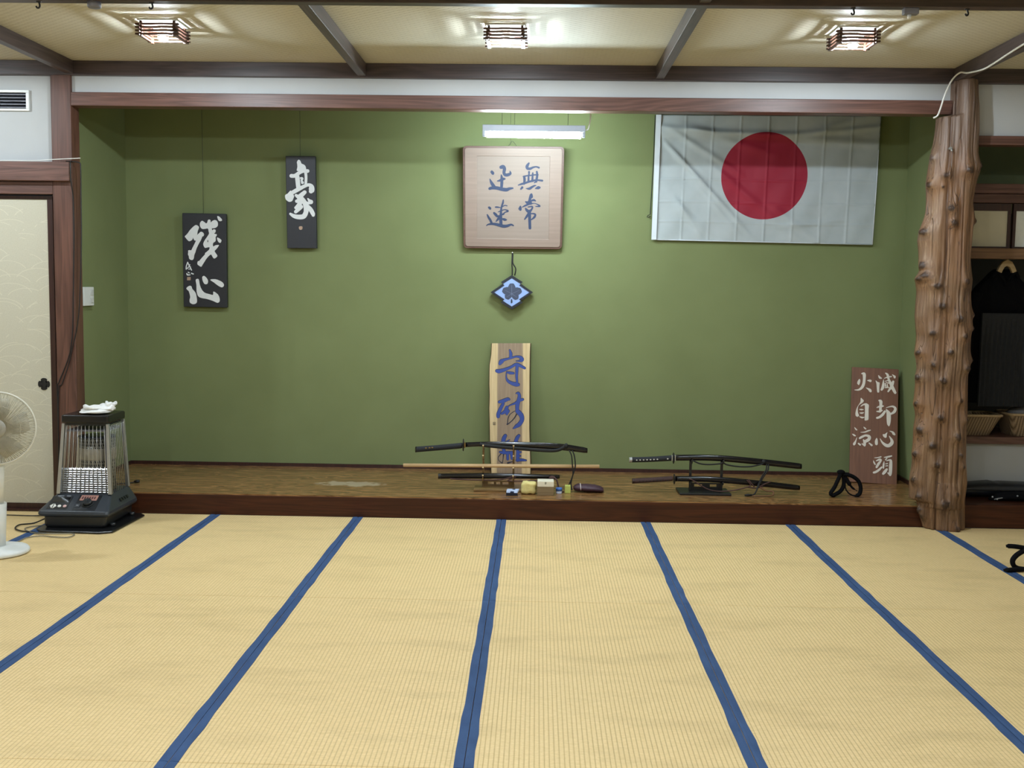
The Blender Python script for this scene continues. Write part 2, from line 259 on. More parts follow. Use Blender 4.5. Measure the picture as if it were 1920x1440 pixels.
# brush strokes of the signboards in board millimetres, plank outline and log knots in metres
DATA = {"glyph":{"zanshin":[["p",0,[[-138.2,168.0],[-120.5,186.3],[-101.3,212.3],[-76.9,237.2],[-58.2,249.1],[-42.7,243.1],[-36.5,233.0],[-40.9,218.9],[-46.7,203.4],[-50.0,180.2],[-53.4,157.0],[-60.6,140.1],[-71.0,142.5],[-77.1,153.9],[-80.9,160.3],[-85.3,146.0],[-106.7,134.0],[-122.0,145.2],[-132.0,157.8]]],["p",0,[[-50.1,177.7],[-36.6,192.1],[-23.1,202.6],[-8.9,197.8],[-1.4,185.2],[-5.7,172.2],[-13.7,168.2],[-25.0,142.2],[-36.1,123.9],[-47.3,103.0],[-57.2,82.1],[-64.6,58.6],[-73.2,37.6],[-76.6,16.6],[-85.0,3.4],[-98.2,3.1],[-109.8,12.0],[-113.0,31.5],[-118.0,39.2],[-116.0,57.5],[-115.6,69.1],[-103.7,72.0],[-94.5,70.9],[-84.6,89.2],[-73.4,110.2],[-60.7,136.3],[-53.5,154.5]]],["p",0,[[-29.5,247.2],[-27.7,265.1],[-15.5,279.3],[-2.6,274.6],[14.0,262.2],[23.4,268.8],[27.7,284.2],[37.0,289.5],[46.0,284.6],[48.2,269.4],[57.6,278.5],[73.5,286.5],[89.1,283.1],[97.9,268.0],[97.4,247.6],[85.2,234.6],[69.4,229.1],[54.9,227.5],[58.4,213.5],[66.5,221.3],[79.6,219.1],[81.9,208.9],[77.7,198.5],[71.0,194.5],[76.2,189.5],[89.2,187.2],[87.6,175.6],[80.8,167.8],[81.7,149.8],[78.7,136.8],[66.6,128.8],[61.1,118.3],[63.3,101.5],[79.3,109.7],[100.5,112.7],[103.0,107.6],[89.3,87.8],[74.3,71.9],[72.9,66.7],[80.5,53.9],[90.7,38.4],[87.7,27.9],[68.9,15.8],[56.0,29.9],[47.1,44.0],[32.3,34.6],[13.2,13.3],[-0.7,-7.9],[-14.6,-29.1],[-24.3,-43.8],[-38.7,-37.5],[-51.6,-26.0],[-48.3,-6.3],[-37.6,-2.1],[-18.3,20.5],[3.5,44.4],[3.8,52.2],[20.0,65.6],[33.6,78.8],[36.7,94.5],[20.8,92.8],[4.9,89.9],[-5.2,103.9],[-7.4,119.4],[1.2,140.2],[17.6,163.8],[34.2,189.8],[32.0,205.2],[27.3,225.5],[9.0,223.8],[-9.4,222.1],[-22.3,229.5]]],["p",0,[[95.1,313.7],[108.1,311.5],[122.2,299.1],[128.5,287.9],[124.4,281.4],[110.0,279.8],[99.8,291.0]]],["p",0,[[91.3,164.1],[104.3,160.6],[118.6,150.6],[122.3,141.6],[114.0,127.2],[101.0,133.4],[94.7,144.9]]],["p","d",[[25.6,147.2],[28.7,138.3],[25.8,129.2],[22.1,136.8]]],["p",1,[[-133.0,-196.9],[-111.1,-180.6],[-96.3,-185.6],[-91.5,-201.5],[-71.0,-225.1],[-62.2,-251.7],[-60.0,-297.4],[-84.6,-311.3],[-108.4,-300.9],[-111.4,-279.5],[-106.9,-257.9],[-116.2,-220.6],[-126.5,-210.1]]],["p",1,[[-65.4,-137.2],[-49.1,-130.0],[-41.5,-142.0],[-37.1,-171.2],[-24.8,-202.9],[-4.1,-226.6],[30.4,-236.7],[57.1,-241.5],[60.5,-217.4],[89.5,-235.6],[102.3,-259.5],[103.3,-286.4],[87.9,-297.5],[56.0,-284.6],[13.3,-271.9],[-29.4,-264.6],[-50.4,-251.5],[-60.1,-219.6],[-61.2,-171.6]]],["p",1,[[-18.4,-117.7],[-5.9,-108.0],[12.4,-122.4],[22.4,-143.5],[16.4,-164.8],[-2.3,-165.2],[-15.0,-144.2]]],["p",1,[[38.7,-135.2],[65.5,-129.4],[92.1,-134.1],[123.8,-149.5],[136.7,-170.5],[122.9,-186.8],[96.4,-176.6],[64.9,-153.3]]],["r","g",[[-121.0,-13.5,6.3],[-131.0,-41.0,6.9],[-132.8,-63.1,7.4]]],["r","g",[[-121.0,-14.6,6.3],[-113.2,-32.7,7.4],[-106.3,-45.7,6.9],[-94.4,-69.1,7.4]]],["r","g",[[-131.2,-62.0,6.3],[-115.4,-48.5,6.3],[-105.7,-30.0,5.3]]],["r","g",[[-115.9,-62.7,5.3],[-103.6,-60.4,5.3],[-101.0,-45.6,4.8]]],["r","g",[[-129.2,-93.5,6.4],[-123.2,-102.9,10.6],[-106.2,-102.6,7.4]]],["r","g",[[-118.3,-84.9,7.4],[-111.0,-88.9,7.4]]],["r","g",[[-95.2,-91.8,8.5],[-82.6,-96.3,8.5]]],["p","s",[[-125.9,-119.8],[-114.2,-118.6],[-102.5,-119.4],[-102.4,-130.0],[-103.8,-140.6],[-115.0,-141.3],[-126.7,-141.0],[-126.8,-130.4]]]],"gou":[["p",0,[[-24.2,281.7],[-11.8,296.5],[1.3,285.0],[7.5,270.2],[27.4,260.3],[36.9,245.5],[36.8,224.0],[9.0,223.0],[-15.0,217.3],[-26.7,222.3],[-22.3,245.4],[-23.2,265.2]]],["r",0,[[-65.6,184.0,26.9],[-40.1,185.8,25.2],[-5.2,208.4,24.1],[22.3,217.4,21.4],[49.4,218.4,25.4]]],["r",0,[[-24.9,182.5,30.2],[-21.3,146.0,32.0],[-17.1,99.4,30.3]]],["r",0,[[34.1,215.8,20.8],[37.8,182.7,19.1],[36.4,146.2,19.1],[33.7,119.6,16.1]]],["r",0,[[0.0,169.3,12.1],[10.1,166.0,18.5],[6.1,152.7,13.4],[11.7,137.8,20.8]]],["p",0,[[-111.3,50.5],[-93.0,62.3],[-73.3,82.4],[-65.4,69.1],[-49.3,45.8],[-55.2,25.6],[-64.5,8.8],[-85.2,3.6],[-105.2,16.9],[-112.1,32.0]]],["r",0,[[-58.5,69.1,27.0],[-16.7,92.0,27.7],[24.9,112.9,23.6],[55.9,122.3,22.2],[74.0,109.8,35.3],[75.5,86.5,39.7],[71.1,78.1,30.3]]],["r",0,[[26.7,71.2,26.3],[5.6,52.7,31.1],[-12.1,37.6,33.8]]],["r",0,[[-34.8,49.2,19.6],[-18.9,37.6,27.1],[-9.0,29.2,30.4]]],["r",0,[[-31.0,8.3,23.7],[-16.5,12.4,31.1],[-5.6,29.3,30.4]]],["r",0,[[-38.4,-37.4,20.4],[-17.9,-21.8,31.2],[-5.1,-0.9,29.1]]],["r",0,[[-39.5,-65.7,23.1],[-18.9,-46.4,28.5],[0.5,-30.4,27.1]]],["r",0,[[4.6,27.6,30.4],[24.0,1.0,33.2],[35.7,-30.9,37.3],[33.2,-67.9,33.3],[16.7,-96.6,34.0],[-17.7,-102.0,32.3],[-51.7,-95.5,27.3],[-76.8,-80.5,17.0]]],["r",0,[[48.8,26.2,9.5],[59.2,12.9,20.3],[71.1,4.6,28.4]]],["r",0,[[71.6,1.2,25.7],[51.0,-4.6,18.9],[37.5,-2.3,20.3]]],["r",0,[[45.1,-24.1,23.7],[66.3,-49.1,30.5],[82.3,-77.6,28.5],[84.6,-88.3,22.4]]],["p","s",[[-17.3,-170.3],[-6.6,-166.1],[5.5,-168.6],[6.6,-181.6],[0.9,-190.0],[-11.3,-191.2],[-17.8,-182.9]]]],"plaque":[["r",0,[[-85.5,209.9,23.5],[-70.6,212.7,26.7],[-61.9,198.2,23.5],[-65.0,173.1,20.9],[-56.2,158.6,21.4],[-37.8,158.8,22.0],[-20.3,168.3,17.7],[-23.2,184.1,5.9]]],["p",0,[[-160.0,176.8],[-152.7,187.5],[-141.9,184.1],[-132.4,171.0],[-137.8,157.7],[-148.6,160.2],[-155.4,168.1]]],["r",0,[[-83.7,157.5,7.5],[-81.0,143.7,16.1],[-79.4,111.9,20.4],[-81.0,77.2,19.4]]],["r",0,[[-110.5,115.5,6.7],[-91.6,119.7,16.6],[-72.7,129.2,20.9],[-59.2,130.7,12.1]]],["r",0,[[-163.3,129.6,5.4],[-155.9,111.1,16.6],[-142.3,88.6,22.6],[-126.5,72.7,16.1]]],["r",0,[[-164.4,63.0,18.8],[-145.5,68.0,21.5],[-113.0,67.5,23.7],[-80.4,59.9,24.8],[-47.8,56.2,24.8],[-26.1,63.9,18.8],[-3.1,67.3,11.3]]],["r",1,[[107.6,238.9,12.3],[96.0,219.8,21.4],[97.3,204.5,18.7],[115.7,201.5,18.2],[137.2,211.0,13.4],[158.8,215.2,10.7],[177.8,209.6,13.4]]],["r",1,[[109.6,179.7,13.9],[109.9,159.0,9.6]]],["r",1,[[71.9,147.5,12.3],[92.1,153.0,9.7],[119.1,156.0,9.1],[146.1,160.0,9.1],[171.8,161.0,9.7]]],["r",1,[[76.5,145.4,16.6],[78.9,124.2,17.7],[75.2,97.5,13.4]]],["r",1,[[106.9,159.0,11.3],[106.2,113.8,15.0]]],["r",1,[[135.7,172.1,11.3],[133.2,118.1,16.1]]],["r",1,[[163.4,181.4,13.4],[166.5,157.0,16.1],[160.4,114.4,16.1]]],["r",1,[[34.6,88.5,5.9],[54.9,95.2,13.4],[79.2,102.3,15.1],[108.9,112.2,13.4],[141.3,120.6,14.5],[168.4,124.1,11.8],[202.4,120.9,14.0]]],["r",1,[[54.0,62.0,11.3],[63.3,72.8,16.7]]],["r",1,[[87.9,66.9,2.2],[112.3,65.3,16.2],[131.2,76.2,15.1],[150.0,86.3,10.8],[160.9,87.2,3.8]]],["r",1,[[155.8,66.8,7.0],[174.7,72.4,21.6],[184.2,73.3,15.1]]],["r",1,[[147.0,105.7,6.5],[161.8,115.5,11.3]]],["p",3,[[110.5,3.4],[118.3,27.7],[133.2,31.8],[139.1,6.4],[129.7,-1.8],[127.1,-12.6],[131.4,-26.0],[133.0,-42.1],[119.4,-46.3],[97.5,-42.5],[83.7,-25.1],[89.1,-21.0],[104.0,-20.9]]],["r",3,[[132.6,-16.5,12.5],[146.2,-13.7,14.9],[157.2,-19.0,8.1]]],["r",3,[[65.1,-63.0,6.0],[89.5,-50.6,12.5],[119.3,-40.1,10.9],[149.3,-36.0,4.9],[168.5,-41.8,7.1],[187.8,-55.1,12.5],[157.8,-57.5,4.9]]],["p",3,[[37.9,-72.7],[51.3,-52.4],[59.6,-64.4],[59.9,-83.4],[51.7,-88.8],[42.1,-82.2]]],["r",3,[[88.4,-72.3,10.9],[98.1,-84.3,19.6],[116.1,-100.4,19.1]]],["r",3,[[106.0,-61.8,7.6],[133.3,-58.3,10.9],[134.8,-70.5,12.0],[121.4,-89.5,16.9]]],["r",3,[[116.0,-90.9,21.8],[117.6,-145.2,20.7],[120.5,-207.9,19.2]]],["r",3,[[112.6,-103.2,16.9],[98.7,-125.0,16.4],[82.6,-146.9,9.3]]],["r",3,[[125.8,-107.6,7.6],[147.7,-108.2,11.4],[157.4,-115.5,13.1],[149.5,-132.7,15.3],[130.6,-149.1,7.6]]],["p",2,[[-175.4,-64.0],[-164.0,-60.7],[-152.5,-70.5],[-155.7,-82.7],[-166.7,-80.7],[-173.5,-72.1]]],["r",2,[[-68.4,-15.8,8.7],[-71.5,-36.0,13.5],[-80.9,-65.8,12.5],[-84.7,-109.1,16.9],[-85.0,-147.1,21.8],[-83.6,-182.4,21.9]]],["r",2,[[-123.1,-64.8,9.2],[-112.2,-64.7,11.4],[-90.4,-67.2,6.5]]],["r",2,[[-74.1,-61.7,6.5],[-57.8,-52.1,7.0],[-41.4,-55.2,6.5]]],["r",2,[[-103.8,-98.4,4.9],[-84.8,-90.1,8.1],[-57.6,-81.8,7.1],[-34.3,-91.0,12.0],[-56.1,-100.7,8.2],[-68.3,-113.0,13.6],[-79.2,-115.8,10.9]]],["r",2,[[-132.5,-105.5,14.7],[-119.6,-118.1,19.6],[-109.1,-129.6,14.7],[-98.2,-124.9,10.9]]],["r",2,[[-90.0,-133.5,16.9],[-103.6,-147.2,16.9],[-118.5,-164.2,7.1]]],["r",2,[[-70.7,-146.9,13.1],[-57.0,-150.9,18.0],[-44.7,-152.1,7.6]]],["r",2,[[-180.2,-118.1,9.2],[-170.6,-137.0,15.2],[-158.2,-155.9,16.4],[-149.9,-176.2,16.9]]],["r",2,[[-185.4,-194.2,6.0],[-171.8,-185.4,10.9],[-136.2,-181.5,16.9],[-100.6,-188.0,20.8],[-67.6,-196.4,22.4],[-40.2,-194.3,19.1],[-12.9,-185.0,13.1],[3.6,-192.0,9.3]]]],"plank":[["r",0,[[-9.5,413.3,10.7],[-2.0,389.2,21.3],[-3.0,363.5,21.2]]],["r",0,[[-79.1,316.5,20.9],[-68.0,332.7,29.7],[-48.2,344.6,17.5],[-4.4,355.5,12.7],[36.1,367.2,12.7],[66.8,361.7,21.1],[75.5,345.3,30.2],[63.8,336.3,16.1],[35.1,335.2,4.2]]],["r",0,[[-100.3,264.9,24.0],[-83.5,263.2,27.4],[-45.5,273.7,22.7],[-2.5,291.5,18.0],[37.3,312.9,18.8],[67.8,300.4,19.4],[96.6,284.4,16.6]]],["r",0,[[44.0,311.1,20.9],[41.5,273.7,20.6],[39.9,224.7,17.0],[43.3,186.9,14.1]]],["r",0,[[-32.9,249.1,5.5],[-33.5,217.8,9.5],[-22.1,193.7,18.8],[7.4,176.6,24.1],[37.1,169.1,29.4],[51.0,167.1,23.4]]],["r",0,[[-29.8,256.1,10.3],[-8.0,250.9,19.1],[17.0,248.4,15.4]]],["r",1,[[-83.3,43.8,19.3],[-53.2,51.9,26.5],[-23.2,64.0,22.7],[-13.5,61.7,16.2]]],["r",1,[[-55.6,30.9,19.2],[-73.3,-1.1,22.2],[-88.9,-39.0,26.4],[-91.1,-59.3,23.7]]],["r",1,[[-29.1,5.3,22.3],[-37.7,-20.1,26.5],[-65.3,-39.0,15.7]]],["r",1,[[-18.7,-20.1,19.0],[-30.5,-42.7,14.4]]],["r",1,[[37.0,104.4,8.5],[52.1,107.7,16.4],[59.1,82.9,22.8],[50.2,43.8,26.4],[43.9,11.7,26.2],[44.6,-23.3,22.1]]],["r",1,[[82.9,61.7,17.5],[55.8,52.9,19.4],[27.4,34.1,15.4],[-7.3,20.6,7.0],[-41.4,-4.3,9.5]]],["r",1,[[44.6,-20.1,29.1],[71.0,-48.4,32.0],[77.8,-82.5,28.5],[59.0,-113.7,28.3],[37.6,-128.2,23.3],[16.4,-143.9,7.3]]],["r","o",[[25.6,-20.1,5.1],[-5.3,-42.1,5.0],[-20.1,-70.1,6.2],[-24.5,-103.9,6.2],[-27.8,-114.6,8.6]]],["r","o",[[41.8,-39.0,9.4],[20.7,-73.2,7.5],[-3.6,-97.8,6.2],[-24.1,-114.6,7.4]]],["r",2,[[-40.1,-195.3,24.0],[-51.4,-217.3,27.4],[-55.8,-254.9,27.1],[-51.7,-280.6,26.9]]],["r",2,[[-10.1,-225.4,5.3],[-29.4,-237.6,11.8],[-41.0,-249.2,18.3],[-22.4,-262.1,21.2]]],["r",2,[[56.0,-193.9,18.6],[45.6,-207.1,24.5],[31.2,-237.6,21.3],[19.7,-259.2,14.7]]],["r",2,[[41.8,-239.1,14.8],[64.7,-252.6,10.6]]],["r",2,[[31.5,-249.7,18.3],[51.4,-262.1,17.6]]],["r",2,[[-78.8,-310.2,11.6],[-53.2,-314.4,20.8],[-8.5,-315.0,20.8]]],["r",2,[[-54.7,-280.6,23.4],[-47.4,-311.6,20.3]]],["r","o",[[-67.9,-320.0,6.9],[-87.6,-342.3,4.9],[-89.5,-361.6,4.3],[-80.0,-375.3,3.7],[-61.8,-387.5,7.3]]],["r","o",[[-52.8,-325.6,8.6],[-55.7,-358.8,5.1],[-60.4,-386.2,5.7]]],["r",2,[[-23.4,-317.2,17.9],[-23.2,-360.2,17.1]]],["r",2,[[3.4,-314.4,23.7],[7.6,-356.1,17.1]]],["r","o",[[-22.2,-386.7,12.4],[-0.4,-380.2,6.8],[20.0,-374.2,5.1]]],["r",2,[[47.3,-280.6,18.1],[48.0,-311.6,20.2],[48.6,-339.5,23.5],[47.7,-367.1,23.3]]],["r",2,[[40.4,-368.4,14.8],[75.7,-365.7,17.6],[106.7,-368.7,10.2]]],["r",2,[[51.0,-314.4,14.4],[71.8,-310.2,8.1]]],["r",2,[[51.5,-336.7,12.1],[67.8,-338.1,8.0]]],["r","o",[[-126.5,-99.3,1.9],[-125.4,-117.6,1.8]]],["r","o",[[-125.4,-117.6,1.8],[-109.0,-117.6,1.8]]],["r","o",[[-110.0,-99.3,1.9],[-109.0,-117.6,1.8]]],["r","o",[[-126.5,-99.3,1.9],[-110.0,-99.3,1.9]]],["r","o",[[-120.8,-105.4,2.2],[-120.4,-113.1,2.2]]],["r","o",[[-120.7,-108.5,2.2],[-113.5,-108.5,2.2]]]],"lean":[["r",0,[[-91.3,365.3,8.1],[-75.9,363.2,21.4],[-73.6,329.7,18.4],[-76.7,293.6,19.0],[-87.3,266.1,19.0],[-108.1,247.0,12.6],[-137.0,243.4,4.0]]],["p",0,[[-121.1,293.9],[-118.0,309.1],[-108.0,324.7],[-100.5,317.6],[-102.0,298.1],[-109.1,281.2],[-117.8,286.7]]],["p",0,[[-54.7,317.4],[-38.5,324.3],[-25.9,322.1],[-23.9,313.2],[-31.8,306.8],[-43.2,312.1]]],["p",0,[[-62.2,264.6],[-42.6,261.4],[-26.9,254.9],[-21.8,240.3],[-25.6,234.1],[-35.3,235.0],[-47.4,250.6]]],["p",1,[[21.5,360.8],[34.7,349.6],[46.4,339.8],[42.5,335.1],[28.7,335.8],[22.4,347.4]]],["p",1,[[3.3,320.8],[17.9,309.7],[30.6,306.0],[29.5,279.1],[29.3,240.4],[22.8,234.1],[15.5,239.6],[11.6,278.0],[8.7,301.7]]],["r",1,[[56.8,328.5,4.0],[55.6,304.5,11.5],[53.3,274.6,18.9],[45.6,256.3,14.9]]],["r",1,[[61.7,339.2,4.0],[84.5,349.3,8.6],[109.1,354.9,8.6]]],["r",1,[[70.3,377.8,6.9],[83.5,366.0,15.5],[90.9,336.5,14.4],[103.7,307.4,18.3],[119.6,272.7,21.7],[136.8,239.6,17.7]]],["r",1,[[122.3,319.0,14.9],[115.6,293.2,17.2],[103.3,268.7,16.0],[89.6,245.6,10.3]]],["r",1,[[68.5,318.7,5.2],[86.1,324.3,6.3]]],["r",1,[[68.1,302.3,8.0],[70.9,284.0,10.3]]],["r",1,[[74.6,308.7,5.2],[92.7,306.2,6.9]]],["r",1,[[70.0,272.6,8.0],[91.9,275.4,8.0]]],["r",1,[[82.8,297.2,6.3],[84.1,276.5,9.7]]],["p",1,[[113.6,370.7],[124.9,366.9],[137.8,358.7],[136.0,343.6],[127.6,344.6],[121.3,357.7]]],["p",2,[[-94.4,188.3],[-84.2,181.5],[-73.7,168.9],[-82.3,153.5],[-98.1,142.2],[-109.5,128.2],[-113.4,104.3],[-110.1,78.0],[-103.4,60.8],[-113.8,51.3],[-125.3,57.9],[-128.0,76.9],[-123.0,103.7],[-113.6,127.9],[-101.3,149.4],[-95.5,164.6]]],["p",2,[[-94.4,129.1],[-81.6,143.2],[-60.1,152.0],[-45.9,146.9],[-38.4,137.1],[-40.2,103.0],[-39.0,44.4],[-43.7,32.3],[-62.6,28.2],[-65.0,42.7],[-63.9,86.8],[-65.3,128.0],[-68.8,138.1],[-80.8,132.9],[-91.4,126.4]]],["r",2,[[-101.0,105.1,4.6],[-88.5,104.4,10.0],[-74.8,105.3,4.0]]],["r",2,[[-99.2,80.2,4.5],[-85.4,79.6,10.8],[-71.9,83.4,4.5]]],["r",2,[[-100.2,53.7,4.5],[-83.2,47.4,11.3],[-69.6,49.7,5.7]]],["r",3,[[30.6,176.8,11.4],[40.6,171.5,21.6],[42.0,149.5,18.8],[39.8,119.8,17.6],[37.2,96.2,11.3]]],["r",3,[[16.1,125.7,6.3],[34.8,134.3,13.1],[56.5,138.6,11.4]]],["r",3,[[15.1,97.7,6.2],[34.3,98.9,14.8],[50.2,107.3,10.2]]],["r",3,[[69.8,101.2,14.2],[54.9,76.7,17.6],[34.2,57.8,15.8],[18.7,51.6,14.2]]],["p",3,[[75.7,116.2],[85.4,115.4],[102.8,100.3],[108.9,89.0],[111.1,53.9],[107.8,18.7],[100.9,-2.2],[94.0,0.3],[86.3,14.4],[82.5,52.1],[81.7,87.2]]],["r",3,[[79.1,128.2,4.5],[103.2,137.1,7.9],[125.0,139.3,13.0],[139.5,126.1,17.0],[132.8,102.2,18.7],[111.8,86.2,12.4]]],["p",4,[[-133.2,-24.5],[-123.1,-31.1],[-112.7,-42.1],[-116.5,-46.8],[-126.5,-40.1]]],["p",4,[[-147.5,-73.6],[-135.1,-74.2],[-122.1,-83.5],[-124.4,-89.5],[-137.0,-86.0]]],["r",4,[[-114.2,-97.6,3.4],[-120.9,-119.8,8.4],[-129.8,-140.7,16.9],[-132.1,-147.2,14.6]]],["p",4,[[-71.8,-17.6],[-62.0,-21.3],[-51.7,-30.9],[-55.5,-35.5],[-65.5,-30.3]]],["r",4,[[-89.6,-58.1,2.8],[-62.4,-54.9,8.5],[-41.2,-44.8,10.2],[-25.1,-39.3,6.8]]],["r",4,[[-94.8,-101.2,13.5],[-81.8,-91.1,15.8],[-55.3,-78.3,14.1],[-31.6,-85.4,19.7],[-34.3,-105.3,21.4],[-57.8,-121.4,20.2]]],["r",4,[[-69.5,-110.6,8.4],[-61.3,-130.3,17.4],[-61.5,-147.7,16.3]]],["r",4,[[-78.5,-138.7,6.2],[-61.3,-150.6,12.9]]],["r",4,[[-103.1,-138.3,9.0],[-91.6,-147.4,12.9]]],["r",4,[[-32.1,-130.7,6.7],[-13.9,-145.1,14.0]]],["p",5,[[8.4,-131.4],[7.2,-114.2],[16.6,-91.8],[23.9,-98.6],[27.0,-124.4],[25.2,-139.0],[17.3,-142.4],[10.2,-138.5]]],["r",5,[[41.4,-94.5,2.8],[56.6,-119.6,12.9],[79.6,-138.2,21.2],[101.4,-139.7,24.0],[119.2,-121.2,24.0],[119.3,-100.9,17.9],[102.6,-73.1,4.5]]],["p",5,[[58.4,-63.0],[71.9,-60.6],[88.7,-46.4],[85.8,-65.5],[84.2,-83.0],[74.9,-86.5],[63.5,-78.6]]],["r",5,[[105.3,-36.9,3.9],[122.5,-42.8,11.8],[131.4,-53.8,17.4],[137.7,-59.8,11.2]]],["r",6,[[7.4,-232.3,3.9],[28.4,-229.5,7.2],[49.1,-222.6,8.4]]],["r",6,[[0.2,-253.5,3.9],[5.1,-266.9,10.0],[12.7,-279.2,6.7]]],["r",6,[[20.4,-252.1,7.8],[41.5,-242.0,13.9],[50.0,-248.0,11.7],[34.0,-273.5,17.2],[22.0,-297.1,13.9]]],["r",6,[[55.7,-294.8,10.5],[36.8,-316.1,15.5],[16.2,-331.8,15.5],[4.3,-336.0,13.9]]],["r",6,[[71.5,-225.1,5.0],[98.2,-219.0,11.7],[120.0,-212.0,8.3]]],["r",6,[[88.6,-229.6,8.3],[80.7,-241.6,7.8]]],["r",6,[[70.8,-255.2,5.0],[68.1,-276.8,11.7],[66.9,-299.7,10.0]]],["r",6,[[89.7,-246.7,7.8],[107.8,-241.5,11.7],[115.7,-247.8,17.2],[115.5,-279.3,21.1],[114.4,-324.9,21.0],[112.8,-343.5,16.6]]],["r",6,[[80.4,-270.3,5.0],[93.1,-266.5,7.8]]],["r",6,[[81.3,-284.5,5.0],[94.1,-282.2,7.8]]],["r",6,[[89.8,-307.3,13.8],[77.9,-324.6,19.9],[66.8,-340.2,16.6]]],["r",6,[[97.3,-331.8,7.7],[112.9,-345.5,14.9]]]]},"plank":[[-0.1369,-0.463],[-0.1424,-0.3462],[-0.1473,-0.236],[-0.1502,-0.1139],[-0.1534,-0.0063],[-0.151,0.0918],[-0.1535,0.1716],[-0.1521,0.3076],[-0.1403,0.3862],[-0.1369,0.463],[0.1369,0.463],[0.1334,0.4022],[0.1306,0.2087],[0.1296,-0.0063],[0.1289,-0.1401],[0.1329,-0.2671],[0.1366,-0.3878],[0.1369,-0.463]],"knots":[[2.564,2.258,1.2],[2.613,2.149,1.2],[2.595,2.082,0.5],[2.544,2.096,1.3],[2.644,1.955,1.4],[2.743,2.178,1.5],[2.816,2.214,1.2],[2.664,1.868,1.3],[2.812,1.883,1.0],[2.531,1.82,1.4],[2.537,1.615,1.5],[2.536,1.558,1.2],[2.573,1.492,1.3],[2.494,1.534,1.0],[2.761,1.521,1.4],[2.605,1.372,1.4],[2.735,1.3,1.4],[2.837,1.322,0.8],[2.573,1.208,1.1],[2.828,1.241,0.9],[2.77,1.194,1.2],[2.678,1.095,1.2],[2.511,1.086,1.0],[2.585,1.016,1.1],[2.837,1.047,0.8],[2.796,0.999,1.2],[2.643,0.922,1.4],[2.542,0.937,1.2],[2.769,0.802,1.1],[2.636,0.698,1.2],[2.512,0.774,0.9],[2.812,0.684,1.2],[2.553,0.615,1.4],[2.756,0.584,1.6],[2.601,0.523,1.3],[2.533,0.464,1.2],[2.626,0.407,1.3],[2.789,0.468,0.9],[2.809,0.397,0.9],[2.533,0.302,1.2],[2.698,0.168,1.8],[2.77,0.231,1.0],[2.586,0.114,1.3],[2.605,0.076,1.1],[2.794,0.014,1.5],[2.551,0.206,1.0]],"edge":[[2.713,2.675,2.808],[2.637,2.677,2.818],[2.561,2.68,2.833],[2.509,2.681,2.836],[2.5,2.589,2.836],[2.413,2.585,2.838],[2.336,2.579,2.834],[2.281,2.566,2.831],[2.226,2.559,2.836],[2.183,2.553,2.847],[2.117,2.548,2.833],[2.006,2.551,2.819],[1.929,2.55,2.825],[1.829,2.531,2.82],[1.762,2.511,2.82],[1.662,2.529,2.819],[1.582,2.536,2.827],[1.535,2.505,2.835],[1.461,2.521,2.833],[1.306,2.515,2.846],[1.192,2.53,2.845],[1.083,2.522,2.847],[0.989,2.543,2.852],[0.961,2.541,2.842],[0.859,2.529,2.844],[0.77,2.523,2.846],[0.688,2.543,2.848],[0.551,2.538,2.851],[0.413,2.533,2.853],[0.302,2.53,2.864],[0.184,2.532,2.861],[0.165,2.584,2.861],[0.109,2.59,2.865],[0.005,2.612,2.869],[-0.021,2.708,2.831]]}
# ------------------------------------------------------------------ materials
M_redwood = wood('red_brown_timber', rgb(72, 46, 38), rgb(122, 86, 74), 'X', .45)
M_redwood_z = wood('red_brown_post', rgb(70, 44, 35), rgb(116, 78, 64), 'Z', .45)
M_darkbeam = wood('dark_stained_beam', rgb(52, 44, 46), rgb(88, 74, 74), 'X', .42)
M_darkbeam_y = wood('dark_stained_cross_beam', rgb(56, 48, 48), rgb(96, 82, 80), 'Y', .42)
M_darkframe = wood('dark_lacquered_frame', rgb(44, 24, 20), rgb(70, 40, 34), 'Z', .35)
M_kamachi = wood('lacquered_step_timber', rgb(46, 21, 10), rgb(80, 42, 22), 'X', .45, coat=.0, spec=.25)
def green_wall():
    t = NT('green_sand_plaster'); v = t.coord()
    a = t.noise(v, 350, 3, .7); b = t.noise(v, 2.2, 3)
    t.bump(a, .25, .002)
    c = t.ramp(b, [(.3, rgb(118, 127, 86)), (.7, rgb(125, 134, 92))])
    c = t.mix(t.math('MULTIPLY', a, .25), c, rgb(104, 112, 74))
    return t.set(c, .85, spec=.2)
M_green = green_wall()
M_white = plain('white_plaster', rgb(184, 186, 187), .85, var=.03, scale=3, bump=.15, bscale=200)
M_roomwall = plain('room_wall_plaster', rgb(196, 192, 182), .9, var=.03, scale=2)
def ceiling_mat():
    t = NT('woven_ceiling_sheet'); x, y, z = t.xyz()
    u = t.math('MULTIPLY', x, 1/.05); v = t.math('MULTIPLY', y, 1/.022)
    row = t.math('FLOOR', v)
    u2 = t.math('ADD', u, t.math('MULTIPLY', row, .5))
    hx = t.math('PINGPONG', u2, .5); hy = t.math('PINGPONG', v, .5)
    h = t.math('MULTIPLY', t.math('POWER', hx, .5), t.math('POWER', hy, .5))
    n = t.noise(t.coord((40, 200, 40)), 1, 3)
    t.bump(t.math('ADD', h, t.math('MULTIPLY', n, .3)), .55, .004)
    c = t.ramp(t.math('ADD', h, t.math('MULTIPLY', n, .5)), [(.15, rgb(184, 177, 158)), (.8, rgb(216, 211, 194))])
    return t.set(c, .62, spec=.25)
M_ceil = ceiling_mat()
